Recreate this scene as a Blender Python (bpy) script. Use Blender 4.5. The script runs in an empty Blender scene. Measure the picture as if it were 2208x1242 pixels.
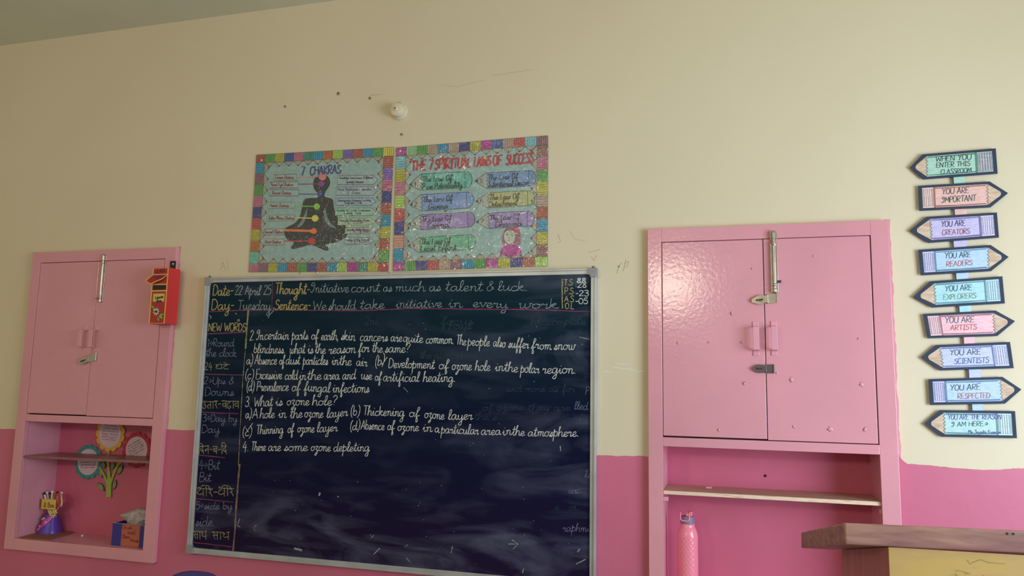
import bpy, bmesh, math, random
from mathutils import Vector, Matrix, noise
from mathutils.geometry import tessellate_polygon

# ------------------------------------------------------------------ camera
S = bpy.context.scene
COL = S.collection
F_PX, CX, CY = 1634.0, 1104.0, 621.0
PITCH, YAW, ROLL = math.radians(7.232), math.radians(-16.059), math.radians(1.042)
CAM = Vector((0.0, -3.0, 1.45))
_f = Vector((math.sin(YAW) * math.cos(PITCH), math.cos(YAW) * math.cos(PITCH), math.sin(PITCH)))
_r0 = Vector((math.cos(YAW), -math.sin(YAW), 0))
_u0 = _r0.cross(_f)
AR = _r0 * math.cos(ROLL) + _u0 * math.sin(ROLL)
AU = -_r0 * math.sin(ROLL) + _u0 * math.cos(ROLL)
cam_data = bpy.data.cameras.new('camera')
cam_data.sensor_width = 36
cam_data.lens = F_PX / 2208 * 36
cam_data.clip_start = 0.02
cam = bpy.data.objects.new('camera', cam_data)
COL.objects.link(cam)
cam.matrix_world = Matrix(((AR.x, AU.x, -_f.x, CAM.x), (AR.y, AU.y, -_f.y, CAM.y), (AR.z, AU.z, -_f.z, CAM.z), (0, 0, 0, 1)))
S.camera = cam

# ------------------------------------------------------------------ light and exposure
S.view_settings.view_transform = 'Standard'
S.view_settings.look = 'None'
S.view_settings.exposure = -0.04
S.view_settings.gamma = 1.0
S.view_settings.use_curve_mapping = False
world = bpy.data.worlds.new('sky')
S.world = world
world.use_nodes = True
wb = world.node_tree.nodes['Background']
wb.inputs[0].default_value = (0.75, 0.85, 1.0, 1)
wb.inputs[1].default_value = 1.0


def area(name, loc, target, sx, sy, power, color):
    l = bpy.data.lights.new(name, 'AREA')
    l.shape = 'RECTANGLE'; l.size = sx; l.size_y = sy; l.energy = power; l.color = color
    o = bpy.data.objects.new(name, l); COL.objects.link(o)
    o.location = loc
    o.rotation_euler = (Vector(target) - Vector(loc)).to_track_quat('-Z', 'Y').to_euler()
    return o


# daylight through the large window in the right wall, two high windows and the door side at the back
area('window_daylight', (2.16, -1.9, 1.40), (0, -1.7, 1.15), 1.9, 1.4, 104, (0.68, 0.82, 1.0))
area('back_window_daylight', (-0.66, -5.93, 2.62), (-0.66, 0, 2.0), 0.5, 0.38, 19, (1.0, 0.90, 0.70))
area('back_window_daylight_far', (-2.75, -5.93, 2.62), (-2.0, 0, 2.0), 0.62, 0.36, 27, (1.0, 0.87, 0.66))
area('left_door_daylight', (-5.05, -4.2, 1.2), (0, -3.0, 1.2), 1.0, 1.9, 7, (1.0, 0.88, 0.72))


# ------------------------------------------------------------------ pixel <-> place
def ray(px, py):
    return AR * ((px - CX) / F_PX) - AU * ((py - CY) / F_PX) + _f


def at(px, py, Y=0.0):
    d = ray(px, py)
    return CAM + d * ((Y - CAM.y) / d.y)


def atz(px, py, z):
    d = ray(px, py)
    return CAM + d * ((z - CAM.z) / d.z)


# ------------------------------------------------------------------ materials
def lin(c):
    out = []
    for v in c[:3]:
        v = v / 255.0
        out.append(v / 12.92 if v <= 0.04045 else ((v + 0.055) / 1.055) ** 2.4)
    return (out[0], out[1], out[2], 1)


MATS = {}


def mat(name, color, rough=0.6, metal=0.0, vary=0.0, vscale=6.0, bump=0.0, bscale=60.0, coat=0.0, coat_rough=0.08,
        color2=None, stretch=(1, 1, 1), spec=0.5, coat_bump=0.0, coat_bscale=90.0, lo=0.35, hi=0.65, detail=5.0):
    if name in MATS:
        return MATS[name]
    m = bpy.data.materials.new(name); m.use_nodes = True
    nt = m.node_tree; N = nt.nodes; L = nt.links
    b = N['Principled BSDF']
    b.inputs['Roughness'].default_value = rough
    b.inputs['Metallic'].default_value = metal
    b.inputs['Specular IOR Level'].default_value = spec
    b.inputs['Coat Weight'].default_value = coat
    b.inputs['Coat Roughness'].default_value = coat_rough
    b.inputs['Coat IOR'].default_value = 1.9 if coat_bump else 1.5
    tc = N.new('ShaderNodeTexCoord'); mp = N.new('ShaderNodeMapping')
    mp.inputs['Scale'].default_value = stretch
    L.new(tc.outputs['Object'], mp.inputs['Vector'])
    c = lin(color)
    b.inputs['Base Color'].default_value = c
    if vary > 0 or color2 is not None:
        n = N.new('ShaderNodeTexNoise'); n.inputs['Scale'].default_value = vscale; n.inputs['Detail'].default_value = detail
        L.new(mp.outputs[0], n.inputs['Vector'])
        r = N.new('ShaderNodeValToRGB')
        r.color_ramp.elements[0].position = lo; r.color_ramp.elements[1].position = hi
        if color2 is not None:
            r.color_ramp.elements[0].color = c; r.color_ramp.elements[1].color = lin(color2)
        else:
            r.color_ramp.elements[0].color = tuple(v * (1 - vary) for v in c[:3]) + (1,)
            r.color_ramp.elements[1].color = tuple(min(1, v * (1 + vary)) for v in c[:3]) + (1,)
        L.new(n.outputs['Fac'], r.inputs['Fac']); L.new(r.outputs['Color'], b.inputs['Base Color'])
    if bump > 0:
        n = N.new('ShaderNodeTexNoise'); n.inputs['Scale'].default_value = bscale; n.inputs['Detail'].default_value = 4
        L.new(mp.outputs[0], n.inputs['Vector'])
        bp = N.new('ShaderNodeBump'); bp.inputs['Strength'].default_value = bump; bp.inputs['Distance'].default_value = 0.002
        L.new(n.outputs['Fac'], bp.inputs['Height']); L.new(bp.outputs['Normal'], b.inputs['Normal'])
    if coat_bump > 0:
        n = N.new('ShaderNodeTexNoise'); n.inputs['Scale'].default_value = coat_bscale; n.inputs['Detail'].default_value = 3
        n.inputs['Distortion'].default_value = 0.8
        L.new(tc.outputs['Object'], n.inputs['Vector'])
        n2 = N.new('ShaderNodeTexNoise'); n2.inputs['Scale'].default_value = 7
        L.new(tc.outputs['Object'], n2.inputs['Vector'])
        ad = N.new('ShaderNodeMath'); ad.operation = 'MULTIPLY_ADD'; ad.inputs[1].default_value = 1.0
        ml = N.new('ShaderNodeMath'); ml.operation = 'MULTIPLY'; ml.inputs[1].default_value = 4.0
        L.new(n2.outputs['Fac'], ml.inputs[0])
        L.new(n.outputs['Fac'], ad.inputs[0]); L.new(ml.outputs[0], ad.inputs[2])
        bp = N.new('ShaderNodeBump'); bp.inputs['Strength'].default_value = coat_bump; bp.inputs['Distance'].default_value = 0.004
        L.new(ad.outputs[0], bp.inputs['Height']); L.new(bp.outputs['Normal'], b.inputs['Coat Normal'])
    MATS[name] = m
    return m


# pigment on a laminated poster: satin colour under a crinkled clear film
FILM = [0.5, 80]


def film(color):
    return mat('film%d_%02x%02x%02x' % ((int(FILM[0] * 10),) + tuple(color)), color, rough=0.6, vary=0.10, vscale=45, coat=1.0, coat_rough=0.04, coat_bump=FILM[0], coat_bscale=FILM[1])


def ink(color, rough=0.55):
    return mat('ink_%02x%02x%02x' % tuple(color), color, rough=rough, vary=0.12, vscale=70)


def crayon(color):
    color = tuple(int(v + (255 - v) * 0.22) for v in color)
    c2 = tuple(min(255, int(v + (255 - v) * 0.45)) for v in color)
    return mat('crayon_%02x%02x%02x' % tuple(color), color, rough=0.5, color2=c2, vscale=60, stretch=(1, 1, 6), lo=0.3, hi=0.7)


def chalk(name, color, dark=(40, 46, 56), lo=0.30, hi=0.52):
    return mat(name, dark, rough=0.95, color2=color, vscale=420, lo=lo, hi=hi, spec=0.1, detail=2)


PINK = mat('light_pink_enamel', (226, 158, 168), rough=0.13, vary=0.05, vscale=2.2, bump=0.22, bscale=70, spec=0.5)
PINK_EDGE = mat('light_pink_enamel_edge', (226, 158, 174), rough=0.3, vary=0.05, vscale=5, bump=0.3, bscale=70)
DEEP = mat('deep_pink_paint', (210, 110, 138), rough=0.42, vary=0.06, vscale=1.7, bump=0.25, bscale=30)
NICHE = mat('deep_pink_niche_paint', (208, 104, 134), rough=0.5, vary=0.06, vscale=2.5, bump=0.15, bscale=30)
STEEL = mat('brushed_steel', (190, 186, 176), rough=0.28, metal=1.0, vary=0.08, vscale=30)
DSTEEL = mat('dull_steel', (120, 108, 118), rough=0.35, metal=0.9, vary=0.1, vscale=30)
ALU = mat('aluminium_frame', (184, 188, 188), rough=0.38, metal=0.35, vary=0.10, vscale=9, stretch=(1, 1, 1), bump=0.1)
DARKGAP = mat('dark_shadow_gap', (70, 30, 42), rough=0.9)


def wall_material():
    m = bpy.data.materials.new('cream_wall_paint'); m.use_nodes = True
    nt = m.node_tree; N = nt.nodes; L = nt.links; b = N['Principled BSDF']
    tc = N.new('ShaderNodeTexCoord')
    n = N.new('ShaderNodeTexNoise'); n.inputs['Scale'].default_value = 0.9; n.inputs['Detail'].default_value = 4
    L.new(tc.outputs['Object'], n.inputs['Vector'])
    r = N.new('ShaderNodeValToRGB'); r.color_ramp.elements[0].position = 0.3; r.color_ramp.elements[1].position = 0.7
    r.color_ramp.elements[0].color = lin((222, 209, 176)); r.color_ramp.elements[1].color = lin((228, 216, 185))
    L.new(n.outputs['Fac'], r.inputs['Fac']); L.new(r.outputs['Color'], b.inputs['Base Color'])
    b.inputs['Roughness'].default_value = 0.55
    mp = N.new('ShaderNodeMapping'); mp.inputs['Scale'].default_value = (1, 1, 0.25)
    L.new(tc.outputs['Object'], mp.inputs['Vector'])
    n2 = N.new('ShaderNodeTexNoise'); n2.inputs['Scale'].default_value = 14; n2.inputs['Detail'].default_value = 6
    L.new(mp.outputs[0], n2.inputs['Vector'])
    bp = N.new('ShaderNodeBump'); bp.inputs['Strength'].default_value = 0.12; bp.inputs['Distance'].default_value = 0.004
    L.new(n2.outputs['Fac'], bp.inputs['Height']); L.new(bp.outputs['Normal'], b.inputs['Normal'])
    return m


CREAM = wall_material()
CEIL = mat('ceiling_whitewash', (214, 212, 186), rough=0.8, vary=0.03, vscale=2)
FLOOR = mat('grey_floor_cement', (150, 140, 128), rough=0.7, vary=0.15, vscale=8)


def board_material():
    m = bpy.data.materials.new('chalkboard_slate'); m.use_nodes = True
    nt = m.node_tree; N = nt.nodes; L = nt.links; b = N['Principled BSDF']
    tc = N.new('ShaderNodeTexCoord')

    def nz(scale, stretch, dist, detail=5, rot=0.0, loc=(0, 0, 0)):
        mp = N.new('ShaderNodeMapping'); mp.inputs['Scale'].default_value = stretch; mp.inputs['Rotation'].default_value = (0, rot, 0)
        mp.inputs['Location'].default_value = loc
        L.new(tc.outputs['Object'], mp.inputs['Vector'])
        n = N.new('ShaderNodeTexNoise'); n.inputs['Scale'].default_value = scale; n.inputs['Detail'].default_value = detail
        n.inputs['Distortion'].default_value = dist
        L.new(mp.outputs[0], n.inputs['Vector']); return n

    def ramp(src, a, c, va=0.0, vc=1.0):
        r = N.new('ShaderNodeMapRange'); r.inputs[1].default_value = a; r.inputs[2].default_value = c
        r.inputs[3].default_value = va; r.inputs[4].default_value = vc
        L.new(src, r.inputs[0]); return r

    def math_(op, x, y):
        k = N.new('ShaderNodeMath'); k.operation = op
        for i, v in enumerate((x, y)):
            if isinstance(v, (int, float)): k.inputs[i].default_value = v
            else: L.new(v, k.inputs[i])
        return k
    swirl = ramp(nz(2.2, (1, 1, 2.6), 1.6).outputs['Fac'], 0.48, 0.78)            # wide wiped arcs
    streak = ramp(nz(5.0, (0.6, 1, 3.0), 0.7, 8, 0.35).outputs['Fac'], 0.50, 0.80)   # cloth streaks
    patch = ramp(nz(1.3, (1, 1, 1), 0.4, 3, 0.0, (3.1, 0, 1.7)).outputs['Fac'], 0.40, 0.62)
    sp = N.new('ShaderNodeSeparateXYZ'); L.new(tc.outputs['Object'], sp.inputs[0])
    # more settled chalk dust near the lower edge and along the right-hand side, where it is wiped least
    low = ramp(sp.outputs['Z'], 1.15, 0.75)
    right = ramp(sp.outputs['X'], -1.1, -0.5, 0.15, 0.8)
    where = math_('MAXIMUM', low.outputs[0], right.outputs[0])
    where = math_('MAXIMUM', where.outputs[0], math_('MULTIPLY', patch.outputs[0], 0.45).outputs[0])
    dust = math_('ADD', math_('MULTIPLY', swirl.outputs[0], 0.8).outputs[0], math_('MULTIPLY', streak.outputs[0], 0.6).outputs[0])
    dust = math_('MULTIPLY', dust.outputs[0], where.outputs[0])
    fine = ramp(nz(160, (1, 1, 1), 0, 2).outputs['Fac'], 0.66, 0.74, 0.0, 0.12)
    dust = math_('ADD', dust.outputs[0], fine.outputs[0])
    mx = N.new('ShaderNodeMix'); mx.data_type = 'RGBA'
    hz = ramp(sp.outputs['Z'], 0.66, 1.92)  # teal-to-purple room reflections painted into the board colour by height
    base = N.new('ShaderNodeValToRGB'); ce = base.color_ramp.elements
    ce[0].position = 0.0; ce[0].color = lin((34, 20, 54)); ce[1].position = 1.0; ce[1].color = lin((10, 42, 54))
    for p_, c_ in ((0.28, (16, 16, 52)), (0.52, (2, 20, 50)), (0.75, (4, 34, 52))):
        e_ = ce.new(p_); e_.color = lin(c_)
    L.new(hz.outputs[0], base.inputs[0])
    k = math_('MULTIPLY', dust.outputs[0], 0.42); k.use_clamp = True
    L.new(k.outputs[0], mx.inputs[0]); L.new(base.outputs['Color'], mx.inputs[6]); mx.inputs[7].default_value = lin((142, 148, 178))
    L.new(mx.outputs[2], b.inputs['Base Color'])
    b.inputs['Roughness'].default_value = 0.6; b.inputs['Specular IOR Level'].default_value = 0.12
    return m


BOARD = board_material()


# ------------------------------------------------------------------ object helpers
def tag(o, label=None, cat=None, group=None, kind=None):
    if label: o['label'] = label
    if cat: o['category'] = cat
    if group: o['group'] = group
    if kind: o['kind'] = kind
    return o


def empty(name, loc, label, cat, group=None):
    o = bpy.data.objects.new(name, None); COL.objects.link(o)
    o.location = loc; o.empty_display_size = 0.05
    return tag(o, label, cat, group)


def link(name, me, parent=None, label=None):
    o = bpy.data.objects.new(name, me); COL.objects.link(o)
    if parent is not None:
        o.parent = parent
        o.matrix_parent_inverse = Matrix.Translation(-parent_world(parent))
    if label: o['label'] = label
    return o


def parent_world(p):
    v = Vector((0, 0, 0))
    if p.type == 'EMPTY': v = Vector(p.location)
    return v


def finish(name, bm, m, parent=None, smooth=False, bevel=0.0, label=None, segs=2):
    me = bpy.data.meshes.new(name)
    bmesh.ops.recalc_face_normals(bm, faces=bm.faces)
    bm.to_mesh(me); bm.free()
    for x in (m if isinstance(m, (list, tuple)) else [m]): me.materials.append(x)
    if smooth:
        for p in me.polygons: p.use_smooth = True
    o = link(name, me, parent, label)
    if bevel > 0:
        b = o.modifiers.new('bevel', 'BEVEL'); b.width = bevel; b.segments = segs; b.limit_method = 'ANGLE'
    return o


def add_box(bm, x0, x1, y0, y1, z0, z1, mi=0):
    v = [bm.verts.new(p) for p in ((x0, y0, z0), (x1, y0, z0), (x1, y1, z0), (x0, y1, z0), (x0, y0, z1), (x1, y0, z1), (x1, y1, z1), (x0, y1, z1))]
    for f in ((0, 1, 5, 4), (1, 2, 6, 5), (2, 3, 7, 6), (3, 0, 4, 7), (4, 5, 6, 7), (3, 2, 1, 0)):
        q = bm.faces.new([v[i] for i in f]); q.material_index = mi
    return v


def box(name, x0, x1, y0, y1, z0, z1, m, parent=None, bevel=0.0, label=None):
    bm = bmesh.new(); add_box(bm, x0, x1, y0, y1, z0, z1)
    return finish(name, bm, m, parent, bevel=bevel, label=label)


def add_hexa(bm, top, bot, mi=0):
    t = [bm.verts.new(p) for p in top]; b = [bm.verts.new(p) for p in bot]; n = len(t)
    for f in ([t, b[::-1]] + [[t[i], t[(i + 1) % n], b[(i + 1) % n], b[i]] for i in range(n)]):
        q = bm.faces.new(f); q.material_index = mi


def add_prism_xz(bm, pts, y0, y1, mi=0):
    """outline given in x,z; front at y0, back at y1"""
    tris = tessellate_polygon([[Vector((p[0], p[1], 0)) for p in pts]])
    f = [bm.verts.new((p[0], y0, p[1])) for p in pts]; b = [bm.verts.new((p[0], y1, p[1])) for p in pts]
    for t in tris:
        bm.faces.new([f[i] for i in t]).material_index = mi
        bm.faces.new([b[i] for i in t][::-1]).material_index = mi
    n = len(pts)
    for i in range(n):
        bm.faces.new([f[i], f[(i + 1) % n], b[(i + 1) % n], b[i]]).material_index = mi


def add_lathe(bm, c, prof, n=24, axis='z', mi=0, cap=True):
    rings = []
    for r, h in prof:
        ring = []
        for k in range(n):
            a = 2 * math.pi * k / n
            if axis == 'z': p = (c[0] + r * math.cos(a), c[1] + r * math.sin(a), c[2] + h)
            elif axis == 'y': p = (c[0] + r * math.cos(a), c[1] + h, c[2] + r * math.sin(a))
            else: p = (c[0] + h, c[1] + r * math.cos(a), c[2] + r * math.sin(a))
            ring.append(bm.verts.new(p))
        rings.append(ring)
    for a, b in zip(rings, rings[1:]):
        for k in range(n):
            bm.faces.new([a[k], a[(k + 1) % n], b[(k + 1) % n], b[k]]).material_index = mi
    if cap:
        bm.faces.new(rings[0][::-1]).material_index = mi; bm.faces.new(rings[-1]).material_index = mi


def add_tube(bm, pts, r, n=8, mi=0):
    pts = [Vector(p) for p in pts]; rings = []
    for i, p in enumerate(pts):
        d = (pts[min(i + 1, len(pts) - 1)] - pts[max(i - 1, 0)]).normalized()
        a = d.cross(Vector((0, 1, 0.01)))
        if a.length < 1e-4: a = d.cross(Vector((1, 0, 0)))
        a.normalize(); b = d.cross(a)
        rr = r[i] if isinstance(r, (list, tuple)) else r
        rings.append([bm.verts.new(p + (a * math.cos(t) + b * math.sin(t)) * rr) for t in (2 * math.pi * k / n for k in range(n))])
    for a, b in zip(rings, rings[1:]):
        for k in range(n):
            bm.faces.new([a[k], a[(k + 1) % n], b[(k + 1) % n], b[k]]).material_index = mi
    bm.faces.new(rings[0][::-1]).material_index = mi; bm.faces.new(rings[-1]).material_index = mi


class Flat:
    """collects flat drawn shapes (chalk, ink, print) lying on a surface facing -Y"""
    def __init__(s): s.v = []; s.f = []; s.m = []; s.mats = []; s.k = 0

    def mi(s, m):
        if m not in s.mats: s.mats.append(m)
        return s.mats.index(m)

    def poly(s, pts, m, lift=0.0):
        i0 = len(s.v); k = s.mi(m); lift *= .5
        for p in pts: s.v.append((p[0], p[1] - lift, p[2]))
        for t in tessellate_polygon([[Vector((p[0], p[2], 0)) for p in pts]]):
            a, b, c = [pts[i] for i in t]
            cr = (b[0] - a[0]) * (c[2] - a[2]) - (b[2] - a[2]) * (c[0] - a[0])
            t = t if cr > 0 else t[::-1]
            s.f.append([i0 + i for i in t]); s.m.append(k)

    def ribbon(s, pts, w, m, lift=0.0, jit=0.0, closed=False):
        pts = [p for i, p in enumerate(pts) if i == 0 or (Vector(p) - Vector(pts[i - 1])).length > 1e-6]
        if len(pts) < 2: return
        if not closed:      # break at hairpin corners so every run keeps its width
            for i in range(1, len(pts) - 1):
                a = Vector(pts[i]) - Vector(pts[i - 1]); b = Vector(pts[i + 1]) - Vector(pts[i])
                if a.x * b.x + a.z * b.z < -0.3 * a.length * b.length:
                    s.ribbon(pts[:i + 1], w, m, lift, jit); s.ribbon(pts[i:], w, m, lift, jit); return
        k = s.mi(m); n = len(pts); i0 = len(s.v)
        s.k += 1; lift = lift * .5 + (s.k % 9) * 0.00003
        for i, p in enumerate(pts):
            if closed: a = pts[i - 1]; b = pts[(i + 1) % n]
            else: a = pts[max(0, i - 1)]; b = pts[min(n - 1, i + 1)]
            dx, dz = b[0] - a[0], b[2] - a[2]; l = math.hypot(dx, dz) or 1e-9
            nx, nz = -dz / l, dx / l; h = w / 2 * (1 + random.uniform(-jit, jit)); lf = lift + (0 if closed else i * 6e-6)
            s.v.append((p[0] + nx * h, p[1] - lf, p[2] + nz * h)); s.v.append((p[0] - nx * h, p[1] - lf, p[2] - nz * h))
        for i in range(n if closed else n - 1):
            a = i0 + 2 * i; b = i0 + 2 * ((i + 1) % n)
            s.f.append([a, a + 1, b + 1, b]); s.m.append(k)

    def build(s, name, parent=None, label=None, kind=None):
        if not s.f: return None
        me = bpy.data.meshes.new(name); me.from_pydata(s.v, [], s.f)
        for m in s.mats: me.materials.append(m)
        me.polygons.foreach_set('material_index', s.m); me.update()
        o = link(name, me, parent, label)
        if kind: o['kind'] = kind
        return o


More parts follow.
